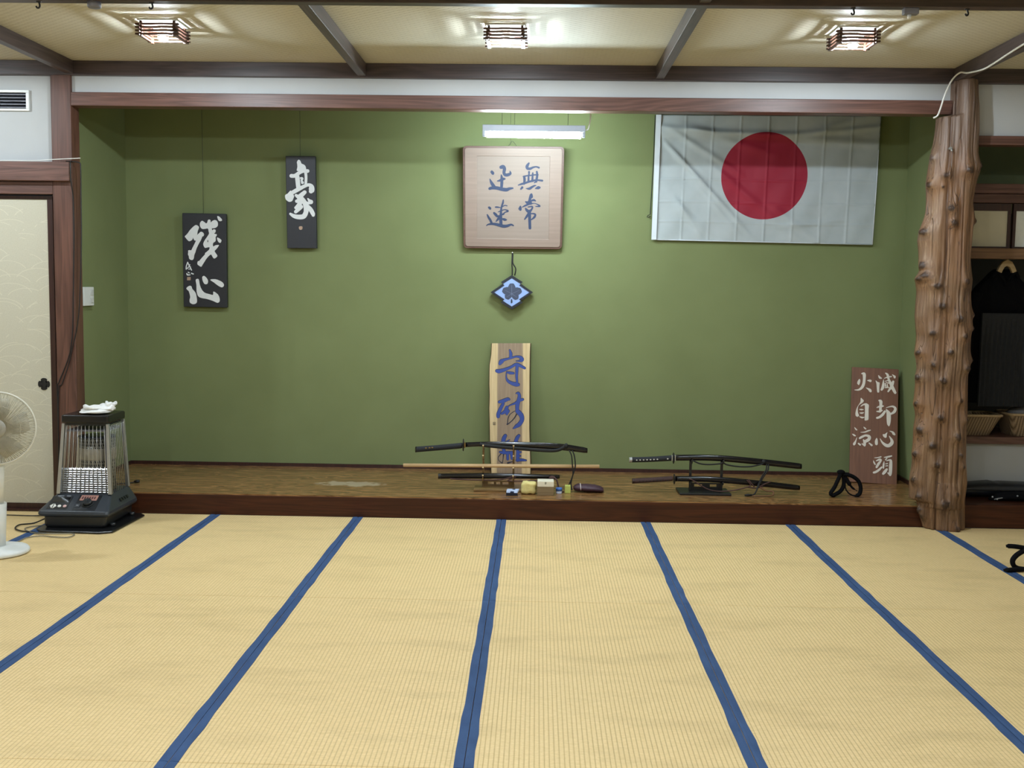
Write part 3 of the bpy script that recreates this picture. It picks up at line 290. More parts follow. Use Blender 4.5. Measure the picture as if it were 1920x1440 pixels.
def tatami_mat():
    t = NT('woven_straw'); x, y, z = t.xyz()
    f = t.math('FRACT', t.math('MULTIPLY', x, 1/.0157))
    d = t.math('ABSOLUTE', t.math('SUBTRACT', t.math('MULTIPLY', f, 2), 1))       # 1 in the groove
    g = t.math('POWER', d, 5)
    straw = t.noise(t.coord((14, 420, 5)), 1, 2, .6)
    cell = t.noise(t.coord((64, 130, 5)), 1, 2, .6)
    h = t.math('ADD', t.math('SUBTRACT', 1, g), t.math('ADD', t.math('MULTIPLY', straw, .35), t.math('MULTIPLY', cell, .5)))
    t.bump(h, .55, .0025)
    oi = t.node('ShaderNodeObjectInfo')
    sh = t.node('ShaderNodeCombineXYZ'); t.link(t.math('MULTIPLY', oi.outputs['Random'], 37), sh.inputs[0]); t.link(t.math('MULTIPLY', oi.outputs['Random'], 91), sh.inputs[1])
    va = t.node('ShaderNodeVectorMath', operation='ADD'); t.link(t.coord((1.5, 4, 1)), va.inputs[0]); t.link(sh.outputs[0], va.inputs[1])
    stain = t.noise(va.outputs[0], 1.3, 5, .62)
    c = t.ramp(t.math('ADD', t.math('MULTIPLY', cell, .6), t.math('MULTIPLY', straw, .4)), [(.25, rgb(213, 184, 128)), (.75, rgb(240, 212, 161))])
    c = t.mix(t.math('MULTIPLY', oi.outputs['Random'], .25), c, rgb(222, 194, 138))
    c = t.mix(t.math('MULTIPLY', g, .42), c, rgb(150, 126, 78))
    c = t.mix(t.ramp(stain, [(.50, (0, 0, 0, 1)), (.78, (.38, .38, .38, 1))]), c, rgb(170, 146, 100))
    return t.set(c, .55, spec=.3)
M_tatami = tatami_mat()
def border_mat():
    t = NT('blue_edging_cloth'); v = t.coord((300, 300, 300))
    n = t.noise(v, 2, 2); k = t.noise(t.coord((6, 3, 1)), 2, 2)
    t.bump(n, .2, .001)
    c = t.ramp(t.math('ADD', t.math('MULTIPLY', n, .5), t.math('MULTIPLY', k, .5)), [(.3, rgb(48, 69, 106)), (.7, rgb(68, 93, 134))])
    return t.set(c, .8, spec=.15)
M_border = border_mat()
def toko_floor():
    t = NT('zelkova_floor_board')
    v = t.coord((.55, 4.2, 4)); big = t.noise(v, 1.6, 3, .5, 1.4)
    rings = t.math('PINGPONG', t.math('MULTIPLY', big, 11), .5)
    fine = t.noise(t.coord((3, 120, 60)), 1.2, 3, .6)
    f = t.math('ADD', t.math('MULTIPLY', rings, .9), t.math('MULTIPLY', fine, .4))
    c = t.ramp(f, [(.12, rgb(74, 46, 24)), (.35, rgb(122, 86, 50)), (.75, rgb(160, 122, 78))])
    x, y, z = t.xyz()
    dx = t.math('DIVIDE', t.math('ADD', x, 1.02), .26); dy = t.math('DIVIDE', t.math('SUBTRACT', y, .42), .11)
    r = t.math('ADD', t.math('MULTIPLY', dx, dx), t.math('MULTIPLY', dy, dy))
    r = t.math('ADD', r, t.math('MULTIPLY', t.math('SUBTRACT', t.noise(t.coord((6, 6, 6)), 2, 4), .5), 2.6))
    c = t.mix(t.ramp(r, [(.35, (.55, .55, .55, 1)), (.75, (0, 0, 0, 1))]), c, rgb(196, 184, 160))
    t.bump(fine, .06, .002)
    return t.set(c, .24, spec=.45)
M_tokofloor = toko_floor()
M_black = plain('black_cloth', rgb(12, 12, 15), .9, var=.2, scale=60, bump=.3, spec=.12)
M_blackgloss = plain('black_lacquer', rgb(14, 14, 18), .14, var=.1)
M_blackwood = plain('black_stained_wood', rgb(26, 26, 27), .4, var=.2)
M_cord = plain('black_cord', rgb(16, 16, 18), .7, var=.15, scale=200)
M_browncord = plain('brown_cord', rgb(74, 48, 44), .75, var=.2, scale=200)
M_wire = plain('thin_dark_wire', rgb(58, 64, 52), .5)
M_whitecable = plain('white_cable', rgb(226, 226, 220), .45, var=.03)
M_greycable = plain('grey_cable', rgb(120, 116, 104), .5, var=.05)
M_cable = plain('black_cable', rgb(24, 22, 22), .5)
M_whiteplastic = plain('white_plastic', rgb(220, 222, 220), .4, var=.03)
M_offwhite = plain('pale_fan_plastic', rgb(208, 206, 194), .4, var=.03)
M_greyplastic = plain('grey_plastic', rgb(112, 112, 122), .45, var=.05)
M_chrome = plain('bright_metal', rgb(182, 184, 186), .28, .75, var=.04)
M_brass = plain('aged_brass', rgb(150, 128, 88), .35, 1, var=.1)

# ------------------------------------------------------------------ room shell
D = 1.0865; TZ = .134; CZ = 2.79
def B(*a): return MB().box(*a)
struct('floor', B(-5.3, 4.4, -9, .1, -.12, -.056), plain('floor_boards', rgb(150, 124, 80), .7))
struct('ceiling', B(-5.3, 4.4, -9, .06, CZ, CZ+.05), M_ceil)
struct('wall_rear', B(-5.3, 4.4, -9.1, -9, -.1, CZ+.05), M_roomwall)
struct('wall_left', B(-5.4, -5.3, -9.1, .2, -.1, CZ+.05), M_roomwall)
struct('wall_right', B(4.4, 4.5, -9.1, 1.2, -.1, CZ+.05), M_roomwall)
# the alcove
struct('wall_alcove_back', B(-2.85, 2.9, D, D+.06, 0, 2.86), M_green)
struct('wall_alcove_left', B(-2.84, -2.74, .12, D, .0, 2.86), M_green)
struct('wall_alcove_right', B(2.787, 2.85, .13, D, 0, 2.86), M_green)
struct('ceiling_alcove', B(-2.84, 2.85, .1, D+.06, 2.8, 2.86), M_darkbeam)
struct('floor_alcove', B(-2.665, 2.60, .002, .12, .126, TZ).box(-2.74, 2.787, .12, D, .06, TZ), M_tokofloor)
struct('trim_1', B(-2.665, 2.64, 0, .118, .0, TZ-.008), M_kamachi, bevel=.003, seg=2)               # alcove step
struct('baseboard_alcove_back', B(-2.74, 2.787, D-.014, D, TZ, TZ+.024), M_darkframe)
struct('baseboard_alcove_left', B(-2.74, -2.726, .12, D-.014, TZ, TZ+.024), M_darkframe)
struct('baseboard_alcove_right', B(2.773, 2.787, .13, D-.014, TZ, TZ+.028), M_darkframe)
struct('wall_header', B(-2.665, 2.70, .02, .1, 2.58, 2.86), M_white)
struct('trim_2', B(-2.665, 2.72, -.005, .105, 2.522, 2.604), M_redwood, bevel=.004)            # lintel over the alcove
# left post, white wall, lintels, sliding door
struct('trim_3', B(-2.79, -2.665, -.005, .12, 0, 2.72), M_redwood_z, bevel=.006)
struct('wall_front_left', B(-5.3, -2.79, .03, .12, 2.02, 2.86), M_white)
struct('trim_4', B(-5.3, -2.667, -.045, .0, 2.062, 2.178), M_redwood, bevel=.004)
struct('trim_5', B(-5.3, -2.79, -.003, .12, 1.985, 2.06), M_redwood, bevel=.003)
struct('trim_6', B(-5.3, -2.79, .0, .12, -.05, .012), M_darkframe)
# ceiling beams
k = 7
for y0, y1 in ((-.018, .05), (-1.80, -1.742), (-3.53, -3.47), (-5.26, -5.20), (-6.99, -6.93)):
    struct('trim_%d' % k, B(-5.3, 4.4, y0, y1, 2.703, CZ), M_darkbeam, bevel=.003); k += 1
for xc in (-4.46, -2.665, -.878, .921, 2.70):
    struct('trim_%d' % k, B(xc-.025, xc+.025, -9, -.018, 2.712, CZ), M_darkbeam_y, bevel=.003); k += 1

# ------------------------------------------------------------------ right-hand recess with cupboard
M_recess = plain('recess_green_plaster', rgb(122, 132, 98), .9, var=.05, scale=5)
M_closet_shade = plain('closet_wall_shade', rgb(64, 62, 56), .9, var=.08, scale=5)  # the closet's inner shade is put into this dark wall colour
struct('wall_front_right', B(2.80, 4.4, .02, .1, 2.39, 2.86), M_white)
struct('trim_%d' % k, B(2.80, 4.4, -.005, .09, 2.344, 2.398), M_redwood, bevel=.003); k += 1
struct('wall_recess_back', B(2.85, 4.4, .95, 1.0, 0, 2.86), M_recess)
struct('wall_recess_lower', B(2.85, 4.4, .43, .46, .1, .476), M_white)
struct('wall_recess_closet', B(2.85, 4.4, .93, .95, .50, 2.0), M_closet_shade)
struct('ceiling_recess', B(2.85, 4.4, .1, .95, 2.8, 2.86), M_white)
struct('floor_recess', B(2.85, 4.4, .1, .95, .06, .147), M_kamachi)
struct('trim_%d' % k, B(2.84, 4.4, .0, .115, 0, .147), M_kamachi, bevel=.006, seg=3); k += 1
struct('trim_%d' % k, B(2.85, 4.4, .28, .40, 2.081, 2.141), M_redwood, bevel=.003); k += 1
struct('trim_%d' % k, B(2.85, 4.4, .30, .40, 2.024, 2.079), M_redwood, bevel=.003); k += 1
struct('trim_%d' % k, B(2.85, 4.4, .28, .40, 1.672, 1.738), wood('light_rail', rgb(90, 62, 40), rgb(136, 100, 66), 'X', .5), bevel=.003); k += 1
M_paper = plain('translucent_paper', rgb(196, 188, 162), .8, var=.05, scale=8)
for i, (x0, x1, lab, pm) in enumerate(((2.85, 3.20, 'small papered cupboard door beside the log pillar above the hanging jacket', M_paper),
                                   (3.215, 3.62, 'small brighter papered cupboard door at the right edge of the photo', plain('pale_paper', rgb(220, 222, 214), .7, var=.04)))):
    o = struct('door_%d' % (i+2), B(x0+.01, x1-.01, .335, .34, 1.74, 1.985), pm); o['label'] = lab
    f = MB().box(x0, x0+.018, .325, .35, 1.738, 2.02).box(x1-.018, x1, .325, .35, 1.738, 2.02).box(x0+.018, x1-.018, .325, .35, 1.975, 2.02).box(x0+.018, x1-.018, .325, .35, 1.738, 1.75)
    f.build('door_frame', M_darkframe, o)
solo('closet_shelf', B(2.85, 4.4, .38, .93, .476, .522), M_redwood, 'dark wooden shelf carrying the two woven baskets in the right recess', 'shelf', base=(3.6, .6, .476), bevel=.003)

# ------------------------------------------------------------------ sliding door, vent, switch
def fusuma():
    t = NT('wave_patterned_door_paper'); x, y, z = t.xyz()
    def arcs(ox, oz, wx, hz, R):
        row = t.math('FLOOR', t.math('DIVIDE', t.math('ADD', z, oz), hz))
        lz = t.math('SUBTRACT', t.math('ADD', z, oz), t.math('MULTIPLY', row, hz))
        jit = t.math('FRACT', t.math('MULTIPLY', t.math('SINE', t.math('MULTIPLY', row, 12.9)), 43.7))
        u = t.math('FRACT', t.math('ADD', t.math('DIVIDE', t.math('ADD', x, ox), wx), jit))
        lx = t.math('MULTIPLY', t.math('SUBTRACT', u, .5), wx)
        d = t.math('SQRT', t.math('ADD', t.math('MULTIPLY', t.math('MULTIPLY', lx, lx), .35), t.math('MULTIPLY', t.math('ADD', lz, .03), t.math('ADD', lz, .03))))
        return t.math('LESS_THAN', t.math('ABSOLUTE', t.math('SUBTRACT', d, R)), .0016)
    a = t.math('MAXIMUM', arcs(0, 0, .27, .085, .075), arcs(.1, .045, .31, .095, .085))
    a = t.math('MULTIPLY', a, t.math('GREATER_THAN', t.noise(t.coord((6, 6, 6)), 1, 2), .46))
    n = t.noise(t.coord((90, 90, 90)), 2, 3)
    c = t.ramp(n, [(.3, rgb(190, 185, 166)), (.7, rgb(201, 197, 179))])
    c = t.mix(t.math('MULTIPLY', a, .42), c, rgb(226, 221, 200))
    t.bump(n, .08, .002)
    return t.set(c, .75)
door = struct('door_1', B(-4.0, -2.845, .045, .065, .045, 1.955), fusuma())
fr = MB().box(-2.845, -2.812, .04, .07, .0, 1.975).box(-4.03, -4.0, .04, .07, 0, 1.975).box(-4.0, -2.845, .04, .07, 1.955, 1.975).box(-4.0, -2.845, .04, .07, .012, .045)
fr.build('door_frame', M_darkframe, door)
h = MB()
for k2 in range(4):
    a = k2*PI/2
    poly = [(.0, -.016), (.030, -.020), (.037, -.010), (.038, 0), (.037, .010), (.030, .020), (.0, .016)]
    pp = [(px*math.cos(a)-py*math.sin(a), px*math.sin(a)+py*math.cos(a)) for px, py in poly]
    n0 = len(h.v); h.prism(pp, 0, .003)
h.prism([(.019*math.cos(PI*q/8), .019*math.sin(PI*q/8)) for q in range(16)], 0, .004)
h.v = [(-2.893+p[0], .045-p[2], .805+p[1]) for p in h.v]
h.build('door_handle', plain('black_iron', rgb(18, 18, 20), .5), door)
vt = thing('air_vent', 'white louvred air vent high on the white wall left of the post', 'vent', (-3.15, .03, 2.49))
f = MB().box(-3.40, -2.93, .012, .03, 2.600, 2.616).box(-3.40, -2.93, .012, .03, 2.49, 2.503).box(-2.95, -2.93, .012, .03, 2.503, 2.6).box(-3.40, -3.38, .012, .03, 2.503, 2.6)
f.build('vent_frame', M_whiteplastic, vt, bevel=.002)
f = MB()
for i in range(5):
    z0 = 2.507+i*.0195
    f.hexa([(-3.38, .016, z0), (-2.95, .016, z0), (-2.95, .029, z0+.008), (-3.38, .029, z0+.008)], [(-3.38, .016, z0+.004), (-2.95, .016, z0+.004), (-2.95, .029, z0+.012), (-3.38, .029, z0+.012)])
f.build('louver', M_greyplastic, vt)
B(-3.38, -2.95, .027, .0298, 2.503, 2.6).build('vent_backing', M_black, vt)
sw = thing('light_switch', 'white wall switch plate on the green alcove side wall', 'switch', (-2.74, .34, 1.294))
B(-2.74, -2.716, .26, .42, 1.294, 1.416).build('switch_plate', M_whiteplastic, sw, bevel=.003)
for z0 in (1.312, 1.362):
    B(-2.716, -2.711, .36, .405, z0, z0+.036).build('rocker', plain('switch_rocker', rgb(200, 202, 200), .35), sw, bevel=.002)

# ------------------------------------------------------------------ tatami
def make_tatami():
    L, W = 1.794, .9; e = .0012
    root = thing('tatami_mat', '', 'tatami mat', (0, 0, -.055), 'tatami mats')
    m = MB().box(-W/2+e, W/2-e, -L/2+e, L/2-e, 0, .055)
    m.build('straw_mat', M_tatami, root, world=False, bevel=.003)
    for s in (-1, 1):
        b = MB(); rnd = random.Random(3+s); n = 14; secs = []
        for i in range(n+1):
            y = -L/2+e+(L-2*e)*i/n
            j = rnd.uniform(-.0028, .0028) if 0 < i < n else 0
            xo, xi = s*(W/2-e), s*(W/2-.031+j)
            zz = .0565+(rnd.uniform(0, .0018) if 0 < i < n else 0)
            q = [(xo, y, .054), (xo, y, zz-.0008), (s*(W/2-.010), y, zz+.0006), (xi, y, .0568), (xi, y, .054)]
            secs.append(q if s > 0 else q[::-1])
        b.loft(secs, True, False); b.build('cloth_border', M_border, root, world=False)
    return root
ORD = ['first', 'second', 'third', 'fourth', 'fifth', 'sixth', 'seventh', 'eighth']
proto = make_tatami(); used = False
for r_, rn in enumerate(('in the row along the alcove step', 'in the second row from the alcove step', 'in the row nearest the camera')):
    for c_ in range(8):
        p = ((c_-3.5)*.9, -1.794*(r_+.5), -.055)
        lab = 'blue-edged tatami mat, %s from left %s' % (ORD[c_], rn)
        if not used: proto.location = p; proto['label'] = lab; used = True
        else: dup(proto, p, lab)
struct('floor_rear', B(-3.6, 3.6, -9, -5.384, -.055, -.0), M_tatami)
struct('floor_left', B(-5.3, -3.602, -9, 0, -.055, -.0), M_tatami)
struct('floor_right', B(3.602, 4.4, -9, 0, -.055, -.0), M_tatami)

# ------------------------------------------------------------------ log pillar
def log_pillar():
    E = sorted((z, a, b) for z, a, b in DATA['edge'])
    def edges(z):
        for (z0, a0, b0), (z1, a1, b1) in zip(E, E[1:]):
            if z0 <= z <= z1:
                t = (z-z0)/max(z1-z0, 1e-6); return a0+(a1-a0)*t, b0+(b1-b0)*t
        return E[-1][1:] if z > E[-1][0] else E[0][1:]
    rnd = random.Random(5)
    NT_, NZ = 176, 380; cx, cy = 2.715, -.005
    grooves = [(rnd.uniform(0, 2*PI), rnd.uniform(.03, .06), rnd.uniform(.004, .010), rnd.uniform(-.12, .12), rnd.uniform(0, 6)) for _ in range(9)]
    grooves += [(PI*1.5-.62, .06, .022, .06, 1), (PI*1.5+.10, .035, .012, -.04, 2), (PI*1.5+.5, .04, .012, .05, 3)]
    kn = []
    for kx, kz, s in DATA['knots']:
        a, b = edges(kz); rr = max(.02, (b-cx) if kx > cx else (cx-a))
        t = max(-.97, min(.97, (kx-cx)/rr)); th = -math.acos(t)       # front half, negative y
        kn.append((th % (2*PI), kz, s))
    V, A = [], []
    for i in range(NZ+1):
        z = 2.712*i/NZ; a, b = edges(z); ar, al = b-cx, cx-a
        for k3 in range(NT_):
            th = 2*PI*k3/NT_; c, s = math.cos(th), math.sin(th)
            ax = ar if c > 0 else al
            by = .128 if s < 0 else .115
            if z < .14 and s < 0: by = .112
            if c < 0: by *= .92
            if z < .14 and s > 0: by = .02
            r = 1/math.sqrt((c/ax)**2+(s/by)**2)
            d = 0
            for g0, gw, gd, sl, ph in grooves:
                dt = (th-g0-sl*math.sin(z*1.3+ph)+PI) % (2*PI)-PI
                d -= gd*math.exp(-(dt/gw)**2)*(.55+.45*math.sin(z*3+ph*2))
            P3 = Vector((c*1.6, s*1.6, z*2.6))
            d += .010*noise.noise(P3*1.6)+.006*noise.noise(Vector((c*5, s*5, z*3)))+.0022*noise.noise(Vector((c*14, s*14, z*9)))
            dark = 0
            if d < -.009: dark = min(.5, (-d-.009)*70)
            for kt, kz, ks in kn:
                dz = z-kz
                if abs(dz) > .13: continue
                dt = ((th-kt+PI) % (2*PI)-PI)*.14
                if abs(dt) > .1: continue
                wob = 1+.35*noise.noise(Vector((kt*3+dt*60, kz*9+dz*60, 0)))
                q = math.sqrt(dt*dt+dz*dz*.8)*wob; sg = .024*ks
                up = 1.5 if dz > 0 else .85
                d += .013*ks*math.exp(-(dt*dt+(dz/up)**2)/(2*sg*sg))
                core = .0118*ks
                if q < core: d += .008*ks*(1-.5*(q/core)**2); dark = max(dark, .9)
                elif q < core*1.7: d += .008*ks*(1.7-q/core)/.7*.5; dark = max(dark, .45*(1.7-q/core)/.7)
                elif q < core*2.6 and dz < 0: dark = max(dark, .18)
            if s > .5 and z < .16: d = 0
            r = max(.015, r+d)
            V.append((cx+r*c, cy+r*s, z)); A.append(dark)
    m = MB(); secs = [V[i*NT_:(i+1)*NT_] for i in range(NZ+1)]; m.loft(secs, True, True)
    t = NT('weathered_juniper_log')
    n1 = t.noise(t.coord((7, 7, .9)), 1.6, 4, .6, .8); n2 = t.noise(t.coord((75, 75, 2.6)), 1.5, 4, .65, .3)
    n3 = t.noise(t.coord((3.2, 3.2, 2.2)), 1.3, 3, .5, .6)
    f = t.math('ADD', t.math('MULTIPLY', n1, .55), t.math('MULTIPLY', n2, .45))
    c = t.ramp(f, [(.32, rgb(70, 48, 34)), (.47, rgb(112, 84, 62)), (.58, rgb(134, 105, 80)), (.72, rgb(176, 150, 120))])
    c = t.mix(t.ramp(n3, [(.42, (0, 0, 0, 1)), (.66, (.35, .35, .35, 1))]), c, rgb(150, 104, 66))
    ck = t.math('ABSOLUTE', t.math('SUBTRACT', t.noise(t.coord((16, 16, .55)), 1.2, 2, .5, .9), .5))
    crack = t.ramp(ck, [(.0, (1, 1, 1, 1)), (.010, (0, 0, 0, 1))])
    c = t.mix(t.math('MULTIPLY', crack, .75), c, rgb(44, 28, 18))
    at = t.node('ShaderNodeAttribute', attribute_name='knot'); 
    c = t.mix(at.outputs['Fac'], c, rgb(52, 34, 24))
    x, y, z = t.xyz()
    grey = t.math('MULTIPLY', t.ramp(t.math('ADD', z, t.math('MULTIPLY', n1, .5)), [(0, (0, 0, 0, 1)), (1, (1, 1, 1, 1))]), .0)
    mr = t.node('ShaderNodeMapRange'); t.link(t.math('ADD', z, t.math('MULTIPLY', n1, .4)), mr.inputs[0])
    mr.inputs[1].default_value = 2.35; mr.inputs[2].default_value = 2.62
    c = t.mix(t.math('MULTIPLY', mr.outputs[0], .7), c, rgb(112, 92, 80))
    t.bump(t.math('SUBTRACT', n2, t.math('MULTIPLY', crack, .8)), .6, .006)
    mat = t.set(c, .4, spec=.5)
    o = solo('log_pillar', m, mat, 'knotted natural log pillar at the right end of the green alcove', 'pillar', base=(cx, cy, 0), attr=('knot', A))
log_pillar()
# ------------------------------------------------------------------ ceiling lamps and tube light
def emit(name, c, s):
    t = NT(name); t.b.inputs['Emission Color'].default_value = c; t.b.inputs['Emission Strength'].default_value = s
    return t.set((.8, .8, .8, 1), .4)
M_bulb = emit('lit_bulb', (.82, .94, 1.03, 1), BULB)
M_tube = emit('lit_tube', (.78, .95, 1, 1), TUBE)
M_slat = wood('lamp_slat_wood', rgb(58, 36, 28), rgb(92, 60, 46), 'X', .35)
def make_lamp():
    root = thing('ceiling_lamp', '', 'ceiling lamp', (0, 0, CZ), 'slatted ceiling lamps')
    hw = .112
    MB().box(-.1, .1, -.1, .1, -.008, 0).build('ceiling_plate', M_whiteplastic, root, world=False, bevel=.002)
    for i in range(4):
        z0 = -.030-.0165*i; m = MB()
        for s in (-1, 1):
            m.box(-hw, hw, s*.092-.007, s*.092+.007, z0, z0+.009)
            m.box(s*.092-.007, s*.092+.007, -hw, hw, z0-.004, z0+.005)
        m.build('slat_tier', M_slat, root, world=False, bevel=.0015)
    for sx in (-1, 1):
        for sy in (-1, 1):
            MB().box(sx*.085-.006, sx*.085+.006, sy*.085-.006, sy*.085+.006, -.086, -.006).build('corner_post', M_slat, root, world=False)
    MB().lathe([(.022, -.005), (.022, -.03), (.017, -.038)], n=20).build('bulb_socket', M_whiteplastic, root, world=False)
    nk = MB(); nk.lathe([(.012, -.036), (.015, -.043), (.023, -.054), (.0265, -.062), (.027, -.066), (.0265, -.073)], n=18)
    o = MB().lathe([(.0264, -.0732), (.0245, -.079), (.0220, -.083), (.016, -.089), (.008, -.092), (.001, -.0925)], n=18).build('light_bulb', M_bulb, root, world=False)
    nk.build('bulb_neck', M_whiteplastic, o, world=False)
    return root
lp = make_lamp(); lp.location = (-1.755, -1.0, CZ)
lp['label'] = 'leftmost lit slatted wood ceiling lamp, above the two black signboards'
dup(lp, (.020, -.96, CZ), 'middle lit slatted wood ceiling lamp, above the tube light')
dup(lp, (1.805, -.97, CZ), 'rightmost lit slatted wood ceiling lamp, above the flag')
for p in ((-3.56, -1.0), (-3.56, -4.4), (-1.78, -4.4), (.02, -4.4), (1.83, -4.4), (-1.78, -6.1), (.02, -6.1)):
    dup(lp, (p[0], p[1], CZ), 'slatted wood ceiling lamp out of the photo, over the near or left hall')

tl = thing('tube_light', 'white batten with a lit fluorescent tube above the square wooden plaque', 'light', (.166, .25, 2.40))
B(-.157, .489, .225, .275, 2.425, 2.467).build('batten', plain('bluish_batten_enamel', rgb(150, 160, 172), .4, var=.02), tl, bevel=.004)
for x0 in (-.157, .470):
    B(x0, x0+.019, .228, .272, 2.395, 2.43).build('end_cap', bpy.data.materials['bluish_batten_enamel'], tl, bevel=.003)
MB().cyl((-.130, .243, 2.406), (.462, .243, 2.403), .0165, n=20).build('tube', M_tube, tl)
for x0 in (-.035, .044, .38):
    MB().cyl((x0, .25, 2.465), (x0, .25, 2.80), .0012, n=6).build('suspension_wire', M_wire, tl)
MB().tube([(.487, .25, 2.44), (.505, .25, 2.445), (.513, .25, 2.47), (.52, .25, 2.51), (.522, .25, 2.56)], .004, smooth_path=5).build('supply_cord', M_whitecable, tl)

# ------------------------------------------------------------------ signboards
M_ink_white = plain('white_lettering', rgb(224, 226, 228), .6, var=.03)
M_ink_cream = plain('cream_lettering', rgb(226, 216, 204), .6, var=.03)
M_ink_blue = plain('blue_lettering', rgb(36, 62, 138), .5, var=.08)
M_ink_navy_shade = plain('navy_line_and_shade', rgb(12, 18, 44), .6)  # thin strokes, plus carving shadow painted behind the blue characters
M_ink_slate = plain('slate_blue_lettering', rgb(30, 44, 74), .6, var=.06)
M_seal = plain('seal_mark', rgb(178, 150, 128), .6)
def glyphs(key, parent, z0, main, thick=.002, outline=None, size=None):
    kinds = {}
    for kind, m, pts in DATA['glyph'][key]:
        P = [tuple(c/1000 for c in p) for p in pts]
        kinds.setdefault(m, []).append((kind, P))
    def emitg(lst, za, zb, grow=0, off=0):
        mb = MB()
        for n_, (kind, P) in enumerate(lst):
            zt = zb+n_*.00012*(1 if grow <= 0 else .3)
            if kind == 'r': mb.ribbon([(x, y+off, w_) for x, y, w_ in P], za, zt, grow)
            else: mb.prism([(v.x, v.y) for v in crom([Vector((x, y)) for x, y in P], 3, True)], za, zt)
        return mb
    for c_ in sorted(q for q in kinds if isinstance(q, int)):
        if outline:
            o = emitg(kinds[c_], z0, z0+thick, -.0008, -.0006).build('character', main, parent, world=False)
            emitg(kinds[c_], z0, z0+thick*.6, .0014, .0009).build('character_edge_shade', outline, o, world=False)  # navy layer peeks above each stroke: carving shadow put into colour
        else: emitg(kinds[c_], z0, z0+thick).build('character', main, parent, world=False)
    for k_, nm, mt, dz in (('g', 'signature', main, 1), ('s', 'seal_stamp', M_seal, 1), ('o', 'thin_lettering', outline, 1), ('d', 'lettering_gap', M_blackboard, 1.2)):
        if k_ in kinds: emitg(kinds[k_], z0, z0+thick*dz).build(nm, mt, parent, world=False)
M_blackboard = plain('black_board', rgb(34, 35, 42), .5, var=.08, scale=6)
def board(name, key, label, c, ux, uy, w_, h_, t_, m, ink, wire_top=None):
    r = thing(name, label, 'sign', c, None, (ux, uy))
    MB().box(-w_/2, w_/2, -h_/2, h_/2, -t_, 0).build('board', m, r, world=False, bevel=.004)
    glyphs(key, r, 0, ink)
    if wire_top:
        MB().cyl((wire_top[0], wire_top[1], wire_top[2]), (wire_top[0]-.004, wire_top[1], 2.80), .0016, n=6).build('hanging_wire', M_wire, r)
    return r
board('hanging_signboard', 'zanshin', 'black hanging board with two large white brush characters, left of the narrow black board', (-2.162, 1.024, 1.610), (1, 0, -.008), (.008, -.038, .999), .312, .663, .035, M_blackboard, M_ink_white, (-2.166, 1.02, 1.935))
board('hanging_signboard', 'gou', 'narrow black hanging board with one white brush character and a small seal', (-1.472, 1.024, 2.027), (1, 0, .005), (-.005, -.039, .999), .211, .644, .035, M_blackboard, M_ink_white, (-1.476, 1.02, 2.34))

# square wooden plaque
M_plaque = wood('pale_plaque_wood', rgb(126, 107, 96), rgb(142, 122, 111), 'X', .5, .6, ring=.25)
M_plaque_edge = wood('plaque_edge_wood', rgb(84, 58, 50), rgb(110, 80, 70), 'X', .45)
pq = thing('framed_plaque', 'square wooden plaque with four dark blue characters, under the tube light', 'plaque', (.024, .992, 2.073), None, ((1, 0, .002), (-.002, -.127, .992)))
def rrect(hw, hh, r, taper=0):
    out = []
    for cx, cy, a0 in ((hw-r, hh-r, 0), (-hw+r, hh-r, 90), (-hw+r, -hh+r, 180), (hw-r, -hh+r, 270)):
        for i in range(6):
            a = math.radians(a0+18*i); x, y = cx+r*math.cos(a), cy+r*math.sin(a)
            out.append((x*(1-taper*(.5-y/hh/2)), y))
    return out
def ring(outer, inner, z0, z1):
    m = MB(); n = len(outer)
    V = [(x, y, z1) for x, y in outer]+[(x, y, z1) for x, y in inner]+[(x, y, z0) for x, y in outer]+[(x, y, z0) for x, y in inner]
    fs = []
    for i in range(n):
        j = (i+1) % n
        fs += [(i, j, n+j, n+i), (2*n+i, 2*n+j, j, i), (n+i, n+j, 3*n+j, 3*n+i), (3*n+i, 3*n+j, 2*n+j, 2*n+i)]
    return m.add(V, fs)
MB().prism(rrect(.352, .354, .028, .012), -.04, -.006).build('plaque_edge', M_plaque_edge, pq, world=False, bevel=.006, seg=3)
ring(rrect(.340, .342, .02, .012), rrect(.252, .2845, .0005), -.02, .0).build('plaque_border', M_plaque, pq, world=False, bevel=.004, seg=2)
MB().box(-.2535, .2535, -.286, .286, -.03, -.004).build('plaque_panel', wood('pale_panel_wood', rgb(128, 112, 102), rgb(138, 122, 112), 'X', .55, .5, ring=.2), pq, world=False)
glyphs('plaque', pq, -.004, M_ink_slate, .0015)
MB().tube([(-.045, .345, -.025), (-.02, .375, -.03), (-.012, .388, -.03), (-.002, .384, -.03), (.025, .35, -.025)], .0013, 6).build('hanging_loop', M_wire, pq, world=False)
MB().cyl((.0, 1.0, 2.44), (.0, 1.03, 2.80), .001, n=6).build('hanging_wire', M_wire, pq)

